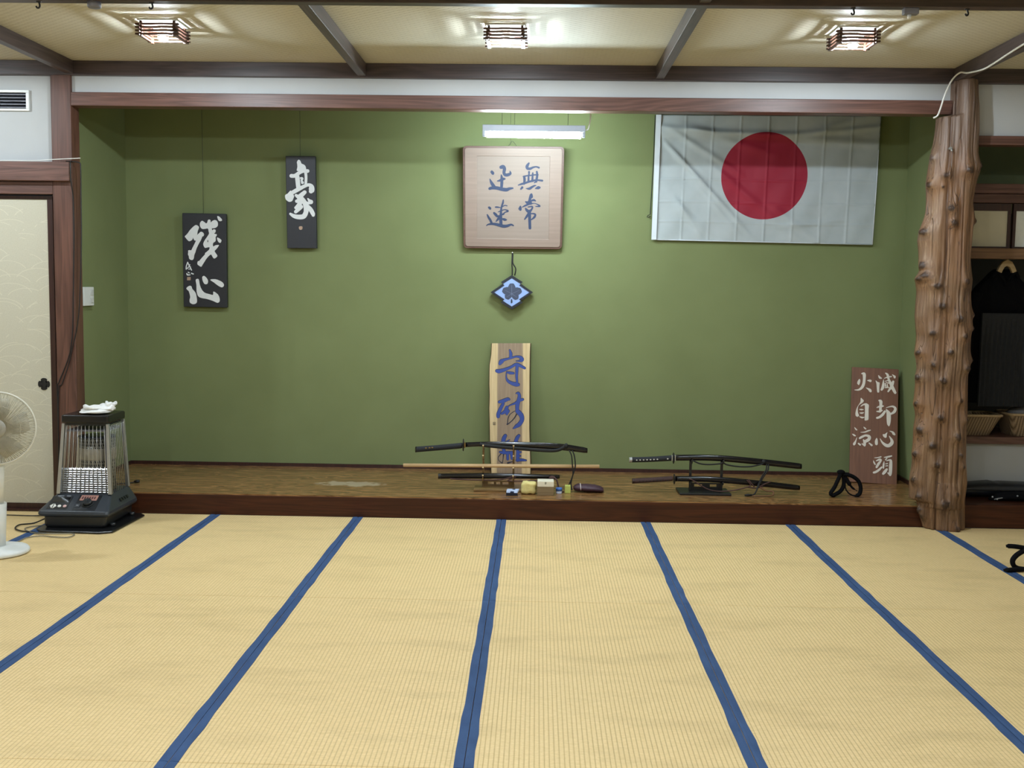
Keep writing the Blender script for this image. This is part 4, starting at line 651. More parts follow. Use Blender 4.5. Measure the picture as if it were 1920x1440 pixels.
# diamond crest
cr = thing('crest_plaque', 'black and pale blue diamond crest with a leaf emblem, hanging under the square plaque', 'crest', (.023, 1.03, 1.415), None, ((1, 0, .013), (0, 0, 1)))
def step(kx, ky, a, b, nb):      # pine-bark diamond
    half = [(0, b), (a*.51, b*.60), (a*.42, b*.49), (a, 0)]
    q = half+[(x, -y) for x, y in half[::-1][1:]]
    return [(x*kx, y*ky) for x, y in q]+[(-x*kx, y*ky) for x, y in q[::-1][1:-1]]
out_ = step(1, 1, .151, .121, 0)
MB().prism(out_, -.035, .0).build('crest_body', M_blackwood, cr, world=False)
ring(out_, step(1, 1, .125, .1, 0), .0, .007).build('crest_rim', plain('dark_crest_rim', rgb(20, 24, 36), .45), cr, world=False)
MB().prism(step(1, 1, .126, .101, 0), .0, .003).build('crest_field', plain('pale_blue_field', rgb(140, 164, 214), .6, var=.04), cr, world=False)
lf = MB()
def lobe(cx, cy, rx, ry, rot):
    pts = []
    for i in range(20):
        a = 2*PI*i/20; k_ = 1+.05*math.cos(6*a)
        x, y = rx*k_*math.cos(a), ry*k_*math.sin(a)
        pts.append((cx+x*math.cos(rot)-y*math.sin(rot), cy+x*math.sin(rot)+y*math.cos(rot)))
    return pts
for i, a in enumerate(((0, .034, .026, .03, 0), (-.039, .012, .029, .025, .25), (.042, .010, .029, .025, -.25), (-.026, -.027, .024, .022, .6), (.026, -.029, .024, .022, -.6), (0, -.002, .028, .03, 0))):
    lf.prism(lobe(*a), .003, .0052+.0002*i)
lf.build('leaf_emblem', plain('dark_leaf', rgb(58, 66, 88), .6, var=.06), cr, world=False)
vn = MB(); vn.ribbon([(0, .05, .003), (0, .0, .004), (0, -.025, .003)], .005, .0068)
for q in ((-.05, .016), (.052, .014), (-.036, -.033), (.036, -.035)): vn.ribbon([(0, -.01, .003), (q[0]*.5, q[1]*.5-.005, .0028), (q[0], q[1], .0015)], .005, .0066)
vn.build('leaf_veins', plain('pale_vein', rgb(92, 102, 126), .6), cr, world=False)
st = MB(); st.ribbon([(-.001, -.052, .008), (-.001, -.07, .012)], .003, .006); st.build('leaf_stem', plain('leaf_stem_dark', rgb(30, 36, 56), .6), cr, world=False)
cd = MB().tube([(.003, .12, -.01), (.003, .16, -.005), (.001, .2, 0), (.003, .27, 0), (.006, .274, 0), (.008, .262, 0), (.006, .215, .003), (.012, .195, .003), (.025, .175, .003), (.028, .155, .0), (.02, .12, -.012)], .0042, 8, smooth_path=5)
cd.build('hanging_cord', M_cord, cr, world=False)
MB().ball((.004, .279, .0), .0045).build('wall_hook', M_whiteplastic, cr, world=False)

# live-edged plank with blue carved characters
pk = thing('carved_plank', 'tall live-edged plank with three carved blue characters behind the left sword rack', 'sign', (.03, .961, .597), None, ((1, 0, .016), (-.016, .164, .986)))
def plank_mat():
    t = NT('two_tone_plank'); x, y, z = t.xyz()
    n = t.noise(t.coord((3, 1.2, 1)), 1.5, 3); n2 = t.noise(t.coord((70, 3, 1)), 1, 4, .6)
    xx = t.math('ADD', x, t.math('MULTIPLY', t.math('SUBTRACT', n, .5), .02))
    side = t.math('ABSOLUTE', t.math('ADD', xx, t.math('ADD', .008, t.math('MULTIPLY', y, -.006))))
    e = t.ramp(side, [(.0855, (0, 0, 0, 1)), (.0925, (1, 1, 1, 1))])
    heart = t.ramp(n2, [(.3, rgb(128, 106, 84)), (.7, rgb(150, 128, 104))])
    sap = t.ramp(n2, [(.3, rgb(186, 160, 116)), (.7, rgb(210, 186, 142))])
    return t.set(t.mix(e, heart, sap), .5)
PL = DATA['plank']
MB().prism([tuple(p) for p in PL], -.026, 0).build('plank', plank_mat(), pk, world=False)
e = MB(); rt = PL[10:]
e.loft([[(x, y, -.002), (x+.006, y, -.012), (x+.006, y, -.028), (x-.001, y, -.028)] for x, y in rt], True, False)
lt = PL[:10][::-1]
e.loft([[(x+.001, y, -.028), (x-.005, y, -.028), (x-.005, y, -.012), (x, y, -.002)] for x, y in lt], True, False)
e.build('bark_edge', plain('dark_bark', rgb(70, 54, 38), .8, var=.3, bump=.4), pk, world=False)
glyphs('plank', pk, 0, M_ink_blue, .0016, M_ink_navy_shade)

# brown leaning board
lb = thing('leaning_signboard', 'reddish brown board with white characters leaning in the right corner of the alcove', 'sign', (2.57, .899, .526), None, ((.988, -.15, -.028), (.074, .308, .948)))
MB().box(-.1585, .1585, -.411, .411, -.022, 0).build('board', wood('reddish_board', rgb(100, 62, 43), rgb(132, 88, 63), 'Y', .5, .8, ring=.3), lb, world=False, bevel=.002)
glyphs('lean', lb, 0, M_ink_cream, .003)

# ------------------------------------------------------------------ flag
def flag():
    root = thing('flag', 'white flag with a red disc hung on the green wall at the right', 'flag', (1.78, 1.06, 1.79))
    t = NT('flag_nylon'); tc = t.node('ShaderNodeTexCoord'); sp = t.node('ShaderNodeSeparateXYZ'); t.link(tc.outputs['UV'], sp.inputs[0])
    dx = t.math('SUBTRACT', sp.outputs[0], .497*1.56); dy = t.math('SUBTRACT', sp.outputs[1], .462)
    d = t.math('SQRT', t.math('ADD', t.math('MULTIPLY', dx, dx), t.math('MULTIPLY', dy, dy)))
    n = t.noise(t.coord((4, 4, 4)), 2, 2)
    c = t.mix(t.math('LESS_THAN', d, .303), t.ramp(n, [(.3, rgb(170, 178, 181)), (.7, rgb(178, 185, 188))]), rgb(150, 36, 56))
    wv = t.noise(t.coord((800, 800, 800)), 1, 1); t.bump(wv, .05, .0005)
    mat = t.set(c, .55, spec=.25)
    NX, NY = 230, 130; V = []; F_ = []; uv = []
    TL, TR, BR, BL = (1.035, 2.664), (2.575, 2.671), (2.553, 1.782), (1.022, 1.800)
    for j in range(NY+1):
        for i in range(NX+1):
            u, v = i/NX, j/NY                     # v up
            top = (TL[0]+(TR[0]-TL[0])*u, TL[1]+(TR[1]-TL[1])*u); bot = (BL[0]+(BR[0]-BL[0])*u, BL[1]+(BR[1]-BL[1])*u)
            x, z = bot[0]+(top[0]-bot[0])*v, bot[1]+(top[1]-bot[1])*v
            X, Z_ = u*1.54, v*.88
            h = 0
            # sagging folds fanning from the upper hoist corner and along the top
            for a0, x0, z0, wd, am, ln in ((-.80, .02, .72, .018, .013, .95), (-.55, .05, .80, .022, .009, .7), (-.30, .1, .83, .03, .010, .8), (-.72, .05, .34, .03, .006, .6), (-.95, .1, .35, .02, .006, .45), (-.62, .75, .30, .025, .006, .6), (.12, .8, .10, .02, .005, .7), (.30, 1.0, .74, .03, .008, .6), (-.68, .32, .58, .03, .007, 1.0), (-.85, .22, .48, .02, .005, .6)):
                c_, s_ = math.cos(a0), math.sin(a0); rx, rz = X-x0, Z_-z0
                al, pe = rx*c_+rz*s_, -rx*s_+rz*c_
                if al > 0: h += am*math.exp(-(pe/wd)**2)*min(1, al*6)*max(0, 1-al/ln)**.6
            h += .007*math.exp(-((Z_-.80+.05*math.sin(X*2.1))/.02)**2)+.006*math.exp(-((Z_-.72-.04*math.sin(X*2+1))/.03)**2)
            for gx in (.19, .38, .575, .77, .965, 1.16, 1.35):      # pressed creases
                h += .0026*max(0, 1-abs(X-gx)/.009)
            for gz in (.13, .27, .43):
                h += .0022*max(0, 1-abs(Z_-gz-.004*math.sin(X*5))/.009)
            h += .0016*math.sin(X*13+Z_*7)+.0012*math.sin(X*29-Z_*17)
            V.append((x, 1.064-max(0, 1.9*h+.003), z)); uv.append((X+.02, Z_))
    for j in range(NY):
        for i in range(NX):
            a = j*(NX+1)+i; F_.append((a, a+1, a+NX+2, a+NX+1))
    m = MB(); m.add(V, F_, True); o = m.build('flag_cloth', mat, root)
    ul = o.data.uv_layers.new(name='UVMap')
    for lp_ in o.data.loops: ul.data[lp_.index].uv = uv[lp_.vertex_index]
    sd = o.modifiers.new('thickness', 'SOLIDIFY'); sd.thickness = .0012
    hem = plain('flag_hem', rgb(206, 211, 218), .6, var=.02)
    b = MB(); b.loft([[(1.015, 1.066, 2.664), (1.05, 1.066, 2.664), (1.05, 1.046, 2.664), (1.015, 1.050, 2.664)], [(1.003, 1.066, 1.798), (1.036, 1.066, 1.798), (1.036, 1.046, 1.798), (1.003, 1.050, 1.798)]], True, False)
    b.build('hoist_sleeve', hem, root)
    MB().tube([(1.02, 1.06, 1.80), (1.5, 1.058, 1.794), (2.0, 1.058, 1.789), (2.553, 1.058, 1.782)], .004, 6).build('bottom_hem', hem, root)
    MB().tube([(2.553, 1.06, 1.782), (2.565, 1.06, 2.2), (2.575, 1.062, 2.671)], .0038, 6).build('fly_hem', hem, root)
    MB().tube([(1.010, 1.066, 2.664), (1.004, 1.066, 2.3), (.991, 1.066, 1.975), (.975, 1.066, 1.968), (.968, 1.066, 1.958), (.985, 1.066, 1.955), (.992, 1.066, 1.965)], .0028, 6).build('flag_cord', M_cord, root)
flag()

# ------------------------------------------------------------------ swords
def saya(top, bot, y, ty, m, name, parent, n=14, **kw):
    T = crom([Vector((a, 0, b)) for a, b in top], 6); Bt = crom([Vector((a, 0, b)) for a, b in bot], 6)
    N = 36; secs = []
    def samp(P, u):
        x0, x1 = P[0].x, P[-1].x; x = x0+(x1-x0)*u
        for a, b in zip(P, P[1:]):
            if a.x <= x <= b.x+1e-9: return a.z+(b.z-a.z)*((x-a.x)/max(b.x-a.x, 1e-9))
        return P[-1].z
    for i in range(N+1):
        u = i/N; x = T[0].x+(T[-1].x-T[0].x)*u; a, b = samp(T, u), samp(Bt, u)
        k_ = 1-.12*max(0, (u-.985)/.015)
        c, h = (a+b)/2, (a-b)/2*k_
        secs.append([(x, y+ty*math.sin(2*PI*q/n), c+h*math.cos(2*PI*q/n)) for q in range(n)])
    return MB().loft(secs).build(name, m, parent, **kw)
def guard(parent, x, y, z0, z1, m, tilt=0):
    c = (z0+z1)/2; r = (z1-z0)/2
    MB().tube([(x-.0025, y, c), (x+.0025, y, c)], r, 28).build('guard', m, parent)
M_hilt = plain('dark_hilt_wrap', rgb(24, 27, 33), .75, var=.3, scale=220, bump=.6, bscale=160)
M_hiltbrown = plain('brown_hilt_wrap', rgb(66, 46, 44), .75, var=.3, scale=220, bump=.6, bscale=160)
M_ray = plain('white_rayskin', rgb(200, 198, 190), .6)
def diamonds(parent, path, y, s, m, skip=()):
    mb = MB(); n = len(path)
    for i, (x, z) in enumerate(path):
        if i in skip: continue
        mb.add([(x-s, y, z), (x, y, z-s*.8), (x+s, y, z), (x, y, z+s*.8), (x, y+.004, z)], [(0, 1, 2, 3), (0, 4, 1), (1, 4, 2), (2, 4, 3), (3, 4, 0)])
    mb.build('hilt_diamonds', m, parent)
# left rack
s1 = thing('sword', 'long dark sword with plain dark handle on top of the left rack', 'sword', (0, .29, .40))
saya([(-.246, .444), (-.073, .452), (.158, .452), (.374, .445), (.544, .421)], [(-.246, .412), (-.158, .418), (-.058, .416), (.159, .414), (.375, .402), (.544, .385)], .29, .013, M_blackgloss, 'scabbard', s1)
saya([(-.570, .410), (-.42, .424), (-.268, .441)], [(-.570, .373), (-.42, .388), (-.268, .404)], .29, .016, M_hilt, 'hilt', s1)
saya([(-.574, .410), (-.566, .411)], [(-.574, .372), (-.566, .373)], .29, .0165, M_blackgloss, 'pommel', s1)
guard(s1, -.262, .29, .386, .466, plain('dark_iron_guard', rgb(40, 40, 42), .45, .6), 0)
B(-.258, -.247, .276, .304, .409, .443).build('collar', M_brass, s1, bevel=.003)
mb = MB()
for x in (-.503, -.480, -.462): mb.box(x-.006, x+.005, .271, .275, .401+(x+.503)*.1, .408+(x+.503)*.1)
mb.build('hilt_ornament', M_brass, s1)
MB().tube([(-.155, .277, .438), (-.12, .272, .428), (0, .270, .418), (.12, .270, .410), (.25, .270, .402), (.33, .270, .402), (.37, .274, .412), (.405, .277, .437)], .011, 8, smooth_path=5, flat=((0, 1, 0), .006)).build('scabbard_cord', M_cord, s1)
MB().ball((.405, .28, .432), (.014, .016, .018)).build('cord_knot', M_cord, s1)
for pts in ([(.425, .275, .405), (.441, .265, .37), (.448, .262, .30), (.452, .262, .25), (.435, .262, .20), (.420, .262, .165), (.416, .262, .150)], [(.445, .275, .405), (.459, .265, .37), (.466, .262, .30), (.45, .262, .24), (.440, .262, .19), (.444, .258, .165), (.447, .252, .148)]):
    MB().tube(pts, .0042, 8, smooth_path=5).build('hanging_cord', M_cord, s1)
wst = thing('wooden_staff', 'plain pale round wooden staff lying across the left rack', 'staff', (0, .29, .29))
MB().tube([(-.652, .288, .2865), (-.01, .288, .2935), (.623, .288, .300)], .0125, 16).build('staff', wood('pale_staff_wood', rgb(190, 156, 112), rgb(216, 186, 144), 'X', .4, ring=.15), wst)
s2 = thing('scabbard', 'short dark scabbard with brown cord on the lowest rest of the left rack', 'scabbard', (0, .29, .22))
saya([(-.422, .236), (-.056, .245), (.367, .241)], [(-.422, .201), (-.056, .208), (.367, .214)], .29, .012, M_blackgloss, 'scabbard_body', s2)
saya([(-.424, .236), (-.405, .2366)], [(-.424, .2005), (-.405, .2015)], .29, .0128, M_blackwood, 'scabbard_mouth', s2)
MB().tube([(-.345, .275, .206), (-.30, .270, .203), (-.13, .270, .201), (-.02, .270, .206), (.06, .270, .225), (.08, .272, .224), (.03, .270, .200), (.1, .268, .198), (.2, .268, .203), (.29, .270, .212), (.325, .272, .225)], .0045, 8, smooth_path=5).build('scabbard_cord', M_browncord, s2)
MB().ball((.318, .274, .222), (.022, .014, .015)).build('cord_knot', M_browncord, s2)
MB().tube([(.325, .27, .228), (.345, .262, .215), (.355, .258, .185), (.362, .255, .158), (.375, .25, .142), (.39, .235, .1385)], .0055, 8, smooth_path=5).build('cord_tail', M_browncord, s2)
def rack(label, m, x0, x1, xb0, xb1, board_z, slots, levels, tipm, pw, base_h, tops):
    r = thing('sword_rack', label, 'sword rack', ((x0+x1)/2, .3, TZ))
    B(xb0, xb1, .215, .425, TZ, TZ+base_h).build('base', m, r, bevel=.003)
    for x, tz in ((x0, tops[0]), (x1, tops[1])):
        B(x-pw, x+pw, .322, .338, TZ+base_h, tz).build('post', m, r, bevel=.002)
    mb = MB(); z0, z1 = board_z; xs = [x0-.004]+[v for s_ in slots for v in s_]+[x1+.004]
    sz0, sz1 = z1-.026, z1-.010
    mb.box(x0, x1, .326, .334, z0, sz0).box(x0, x1, .326, .334, sz1, z1)
    for i in range(0, len(xs), 2): mb.box(xs[i], xs[i+1], .326, .334, sz0, sz1)
    mb.build('cross_board', m, r)
    for x in (x0, x1):
        for za, zt in levels:
            MB().tube([(x, .33, za), (x, .30, za-.001), (x, .272, za), (x, .264, za+.006), (x, .262, zt-.004)], .0038, 8, smooth_path=3).build('rest', m, r)
            B(x-.005, x+.005, .257, .267, zt-.006, zt+.001).build('rest_tip', tipm, r, bevel=.001)
    return r
rack('light wooden sword rack below the carved blue plank', wood('rack_wood', rgb(96, 72, 38), rgb(140, 110, 64), 'X', .4), -.132, .065, -.188, .125, (.139, .190), ((-.101, -.062), (-.047, -.020), (-.006, .034)),
     ((.398, .432), (.338, .366), (.276, .288), (.196, .236)), plain('pale_tip', rgb(222, 196, 150), .4), .0065, .016, (.41, .435))
# right rack
t1 = thing('sword', 'black sword with white diamonds along its handle, on top of the right rack', 'sword', (1.35, .29, .36))
saya([(1.109, .385), (1.35, .389), (1.608, .373), (1.928, .342)], [(1.110, .346), (1.351, .349), (1.609, .332), (1.929, .303)], .29, .013, M_blackgloss, 'scabbard', t1)
saya([(.825, .364), (.954, .370), (1.096, .382)], [(.825, .330), (.954, .335), (1.096, .345)], .29, .016, M_hilt, 'hilt', t1)
saya([(.816, .364), (.834, .366)], [(.816, .328), (.834, .330)], .29, .0168, M_chrome, 'pommel', t1)
guard(t1, 1.102, .29, .326, .398, plain('black_iron_guard', rgb(26, 26, 28), .5, .4))
B(1.106, 1.116, .275, .305, .346, .384).build('collar', M_chrome, t1, bevel=.003)
B(1.088, 1.097, .2735, .306, .345, .383).build('hilt_ferrule', M_chrome, t1, bevel=.003)
diamonds(t1, [(.863+.0222*i, .3485+.0009*i+.00004*i*i) for i in range(10)], .2738, .0062, M_ray, (7, 8))
MB().tube([(1.225, .276, .352), (1.27, .27, .333), (1.33, .268, .328), (1.40, .268, .335), (1.42, .27, .34), (1.45, .268, .327), (1.52, .268, .318), (1.6, .268, .320), (1.68, .27, .340)], .0048, 8, smooth_path=5).build('scabbard_cord', M_cord, t1)
MB().ball((1.683, .282, .350), (.016, .014, .015)).build('cord_knot', M_cord, t1)
for dx in (0, .012):
    MB().tube([(1.70+dx, .275, .336), (1.695+dx, .262, .30), (1.67+dx, .255, .262), (1.65+dx*.5, .25, .215), (1.63, .235, .165), (1.612, .22, .146), (1.575, .215, .141)], .0045, 8, smooth_path=5).build('hanging_cord', M_cord, t1)
MB().tube([(1.60, .216, .143), (1.575, .213, .143), (1.553, .211, .142)], [.006, .009, .005], 8).build('cord_tassel', M_cord, t1)
t2 = thing('sword', 'sword with brown wrapped handle on the lower rest of the right rack', 'sword', (1.35, .29, .22))
saya([(1.117, .247), (1.354, .247), (1.613, .230), (1.921, .200)], [(1.118, .211), (1.355, .209), (1.614, .191), (1.922, .164)], .29, .013, M_blackgloss, 'scabbard', t2)
saya([(.846, .225), (.975, .235), (1.10, .246)], [(.846, .191), (.975, .202), (1.10, .212)], .29, .016, M_hiltbrown, 'hilt', t2)
saya([(.838, .225), (.854, .226)], [(.838, .190), (.854, .1915)], .29, .0168, plain('bronze_pommel', rgb(60, 44, 42), .4, .5), 'pommel', t2)
guard(t2, 1.110, .29, .191, .259, bpy.data.materials['black_iron_guard'])
diamonds(t2, [(.885+.0225*i, .2095+.0011*i) for i in range(9)], .2738, .006, M_cord)
MB().tube([(1.205, .274, .232), (1.23, .268, .222), (1.29, .262, .185), (1.34, .260, .163), (1.41, .260, .155), (1.5, .262, .165), (1.58, .268, .185), (1.60, .270, .20), (1.575, .27, .23)], .0042, 8, smooth_path=5).build('scabbard_cord', M_browncord, t2)
for pts in ([(1.585, .274, .235), (1.60, .270, .215), (1.625, .270, .188)], [(1.65, .270, .185), (1.69, .272, .205), (1.73, .276, .222)], [(1.585, .27, .185), (1.63, .27, .180), (1.68, .27, .19)]):
    MB().tube(pts, .0045, 8, smooth_path=4).build('cord_wrap', M_browncord, t2)
MB().tube([(1.66, .268, .185), (1.70, .255, .165), (1.738, .24, .165), (1.736, .22, .145), (1.70, .205, .1405), (1.60, .2, .1395)], .0042, 8, smooth_path=4).build('cord_tail', plain('tan_cord', rgb(112, 74, 48), .7), t2)
rack('black wooden sword rack holding two swords on the right of the alcove floor', M_blackwood, 1.219, 1.421, 1.138, 1.470, (.139, .198), ((1.245, 1.297), (1.347, 1.391)), ((.334, .358), (.196, .214)), M_blackwood, .008, .014, (.365, .362))

# ------------------------------------------------------------------ small things on the alcove step
bx = thing('small_box', 'small black, white and blue packet at the left end of the row on the step', 'box', (.062, .15, TZ))
B(.024, .098, .098, .16, TZ, TZ+.018).build('lower_box', plain('dark_packet', rgb(22, 26, 44), .4), bx, bevel=.002)
MB().hexa([(.026, .099, TZ+.018), (.098, .099, TZ+.018), (.104, .15, TZ+.018), (.030, .15, TZ+.018)], [(.027, .105, TZ+.034), (.092, .108, TZ+.031), (.108, .152, TZ+.036), (.032, .15, TZ+.036)]).build('upper_packet', plain('pale_blue_packet', rgb(176, 190, 220), .5, var=.1, scale=40), bx, bevel=.002)
MB().hexa([(.050, .097, TZ+.019), (.074, .097, TZ+.019), (.082, .140, TZ+.035), (.064, .140, TZ+.035)], [(.052, .096, TZ+.026), (.072, .096, TZ+.024), (.083, .138, TZ+.038), (.066, .138, TZ+.038)]).build('dark_stripe', plain('dark_print', rgb(34, 44, 74), .5), bx)
def lump(name, c, r, m, seed, amp, freq, flat=.0, box=2.0, n=40, mm=24):
    rnd = random.Random(seed); ph = [(rnd.uniform(0, 6), rnd.uniform(.6, 1.6), rnd.uniform(-1, 1), rnd.uniform(-1, 1), rnd.uniform(-1, 1)) for _ in range(9)]
    secs = []
    for i in range(mm+1):
        t = PI*i/mm; q = []
        for k_ in range(n):
            a = 2*PI*k_/n
            d = Vector((max(math.sin(t), .02)*math.cos(a), max(math.sin(t), .02)*math.sin(a), -math.cos(t)))
            s_ = (abs(d.x)**(2*box/2)+abs(d.y)**(2*box/2)+abs(d.z)**(2*box/2))**(-1/(2*box/2)) if box != 2 else 1
            h = sum(math.sin(p0+freq*f*(d.x*a1+d.y*b1+d.z*c1)*2.2) for p0, f, a1, b1, c1 in ph)/9
            k2_ = s_*(1+amp*h-amp*.6*abs(math.sin(freq*h*2)))
            q.append((c[0]+r[0]*d.x*k2_, c[1]+r[1]*d.y*k2_, max(c[2]+r[2]*d.z*k2_, c[2]-r[2]*(1-flat))))
        secs.append(q)
    return MB().loft(secs)
solo('cloth_bundle', lump('', (.167, .185, TZ+.040), (.050, .045, .040), None, 3, .13, 2.6, .02, 6), plain('yellow_cloth', rgb(216, 202, 134), .85, var=.06, scale=60, bump=.3),
     'folded pale yellow cloth bundle between the dark packet and the white-lidded box', 'cloth', base=(.167, .185, TZ))
wb = thing('wooden_box', 'small wooden box with a cream lid on the alcove step', 'box', (.275, .17, TZ))
B(.223, .327, .118, .215, TZ, TZ+.062).build('box_body', wood('greyed_box_wood', rgb(112, 94, 66), rgb(140, 120, 88), 'X', .6), wb, bevel=.002)
B(.2225, .3275, .1175, .2155, TZ+.056, TZ+.092).build('lid', plain('cream_paper_lid', rgb(222, 216, 196), .6, var=.04), wb, bevel=.003)
mb = MB(); mb.v = []; mb.box(.270, .276, .1168, .1176, TZ+.073, TZ+.088).box(.279, .281, .1168, .1176, TZ+.076, TZ+.087); mb.build('lid_mark', plain('grey_mark', rgb(110, 106, 92), .6), wb)
tn = thing('round_tin', 'tiny round tin with a blue lid and pale sides', 'tin', (.362, .2, TZ))
MB().lathe([(.019, 0), (.0195, .002), (.0195, .020)], (.362, .2, TZ), 28).build('tin_body', plain('pale_tin', rgb(186, 190, 206), .4), tn)
MB().lathe([(.0208, .019), (.0208, .036), (.019, .0385), (.001, .039)], (.362, .2, TZ), 28).build('tin_lid', plain('blue_tin_lid', rgb(70, 116, 196), .4), tn)
solo('green_cube', B(.400, .437, .21, .25, TZ, TZ+.050), plain('yellow_green_card', rgb(188, 198, 104), .5, var=.05), 'small yellow-green cube box beside the purple pouch', 'box', base=(.418, .23, TZ), bevel=.003)
po = thing('drawstring_pouch', 'dark purple cloth pouch with a pale tie at the right end of the row', 'pouch', (.56, .28, TZ))
secs = []
for x, zc, rz, ry in ((.458, .160, .008, .02), (.468, .160, .018, .034), (.490, .161, .025, .045), (.510, .161, .0235, .043), (.54, .160, .025, .052), (.60, .158, .023, .055), (.635, .153, .018, .05), (.648, .149, .0145, .044), (.652, .148, .008, .03)):
    secs.append([(x+.002*math.sin(5*q+x*60), .28+ry*math.cos(2*PI*q/20), max(TZ+.0005, zc+rz*math.sin(2*PI*q/20)*(1+.10*math.sin(q*2.1+x*90)))) for q in range(20)])
MB().loft(secs).build('pouch', plain('purple_brocade', rgb(62, 36, 50), .55, var=.25, scale=50, bump=.3), po)
MB().tube([(.499+.0005*q, .28+.046*math.cos(PI*q/8), .161+.0262*math.sin(PI*q/8)) for q in range(-1, 10)], .0028, 8).build('tie_cord', plain('pale_tie', rgb(204, 190, 188), .5), po)
# black plug and lead lying on the step at the left
pg = thing('plug', 'black mains plug with short lead lying on the alcove floor behind the heater', 'plug', (-2.41, .3, TZ))
MB().tube([(-2.425, .30, .1455), (-2.41, .302, .147), (-2.392, .304, .148)], [.008, .0105, .009], 10).build('plug_body', M_cable, pg)
MB().tube([(-2.425, .30, .1445), (-2.45, .285, .1385), (-2.52, .26, .1375), (-2.62, .25, .1375)], .0036, 8, smooth_path=4).build('lead', M_cable, pg)

# folded belts
def belt(name, label, paths, knot, y, m=None, w_=.017, base=None):
    r = thing(name, label, 'belt', base)
    for p in paths:
        MB().tube([(a, b, c) for a, b, c in p], [.007]+[.0125]*(len(p)*2-3)+[.006], 10, smooth_path=6, flat=((0, 1, 0), w_)).build('belt_strand', M_black, r)
    if knot: MB().ball(knot[0], knot[1]).build('belt_knot', M_black, r)
belt('folded_belt', 'black cloth belt standing in knotted loops on the alcove step before the brown board',
     [[(2.118, .245, .145), (2.112, .25, .16), (2.135, .255, .195), (2.158, .26, .245), (2.172, .26, .285), (2.165, .26, .300)],
      [(2.172, .27, .295), (2.195, .272, .26), (2.198, .27, .21), (2.178, .262, .172), (2.14, .25, .150), (2.115, .24, .143)],
      [(2.19, .262, .28), (2.225, .26, .277), (2.26, .258, .262), (2.290, .255, .235), (2.302, .25, .195), (2.295, .245, .16), (2.272, .24, .144)]],
     ((2.175, .262, .294), (.026, .02, .016)), .25, base=(2.2, .25, TZ))
fb = bpy.data.objects['folded_belt']
MB().tube([(2.203, .262, .262), (2.226, .258, .225), (2.25, .255, .195), (2.282, .25, .174)], [.012, .013, .007, .0025], 8, smooth_path=4).build('belt_end', M_black, fb)
MB().tube([(2.205, .262, .23), (2.207, .258, .19), (2.225, .25, .162), (2.25, .245, .147), (2.28, .24, .143)], [.004, .0042, .0045, .006], 8, smooth_path=4).build('belt_fold', M_black, fb)
belt('folded_belt', 'black cloth belt looped on the tatami at the right edge of the photo',
     [[(2.70, -1.02, .125), (2.74, -1.03, .126), (2.80, -1.03, .118), (2.86, -1.03, .11)],
      [(2.79, -1.04, .11), (2.745, -1.05, .085), (2.725, -1.05, .055), (2.735, -1.05, .025), (2.77, -1.05, .012), (2.84, -1.05, .012), (2.90, -1.05, .03), (2.91, -1.05, .07), (2.87, -1.05, .11), (2.80, -1.04, .112)],
      [(2.672, -1.09, .011), (2.71, -1.08, .013), (2.75, -1.07, .014), (2.80, -1.06, .013)]],
     ((2.80, -1.04, .108), (.03, .024, .018)), -1.05, base=(2.8, -1.05, 0))
# ------------------------------------------------------------------ heater
M_heat = plain('charcoal_heater_shell', rgb(50, 55, 62), .32, var=.05)
M_heatlow = plain('dark_heater_shell', rgb(28, 31, 34), .3, var=.08)
ht = thing('paraffin_heater', 'black and chrome open paraffin heater beside the left post with a towel on top', 'heater', (-2.48, -.28, 0))
MB().prism([(-2.655, -.585), (-2.30, -.605), (-2.235, -.57), (-2.215, -.10), (-2.25, -.06), (-2.66, -.06), (-2.70, -.10), (-2.695, -.54)], .0022, .014).build('drip_tray', plain('black_tray', rgb(18, 18, 20), .3), ht, bevel=.006, seg=3)
for x in (-2.62, -2.285):
    for y in (-.44, -.13):
        MB().cyl((x, y, .012), (x, y, .034), .014, .018).build('foot', M_heatlow, ht)
def rect_sec(x0, x1, y0, y1, z, r=.02):
    out = []
    for cx, cy, a0 in ((x1-r, y1-r, 0), (x0+r, y1-r, 90), (x0+r, y0+r, 180), (x1-r, y0+r, 270)):
        for i in range(5):
            a = math.radians(a0+22.5*i); out.append((cx+r*math.cos(a), cy+r*math.sin(a), z))
    return out
MB().loft([rect_sec(-2.660, -2.315, -.498, -.075, .0145), rect_sec(-2.668, -2.305, -.506, -.07, .030), rect_sec(-2.668, -2.300, -.506, -.07, .078), rect_sec(-2.66, -2.30, -.50, -.07, .09)], True, False).build('lower_body', M_heatlow, ht, bevel=.004)
MB().loft([rect_sec(-2.695, -2.283, -.515, -.045, .082), rect_sec(-2.700, -2.278, -.52, -.04, .096), rect_sec(-2.698, -2.281, -.515, -.042, .112), rect_sec(-2.645, -2.318, -.372, -.075, .188, .015), rect_sec(-2.635, -2.325, -.365, -.085, .192, .015)], True, False).build('upper_body', M_heat, ht, bevel=.003)
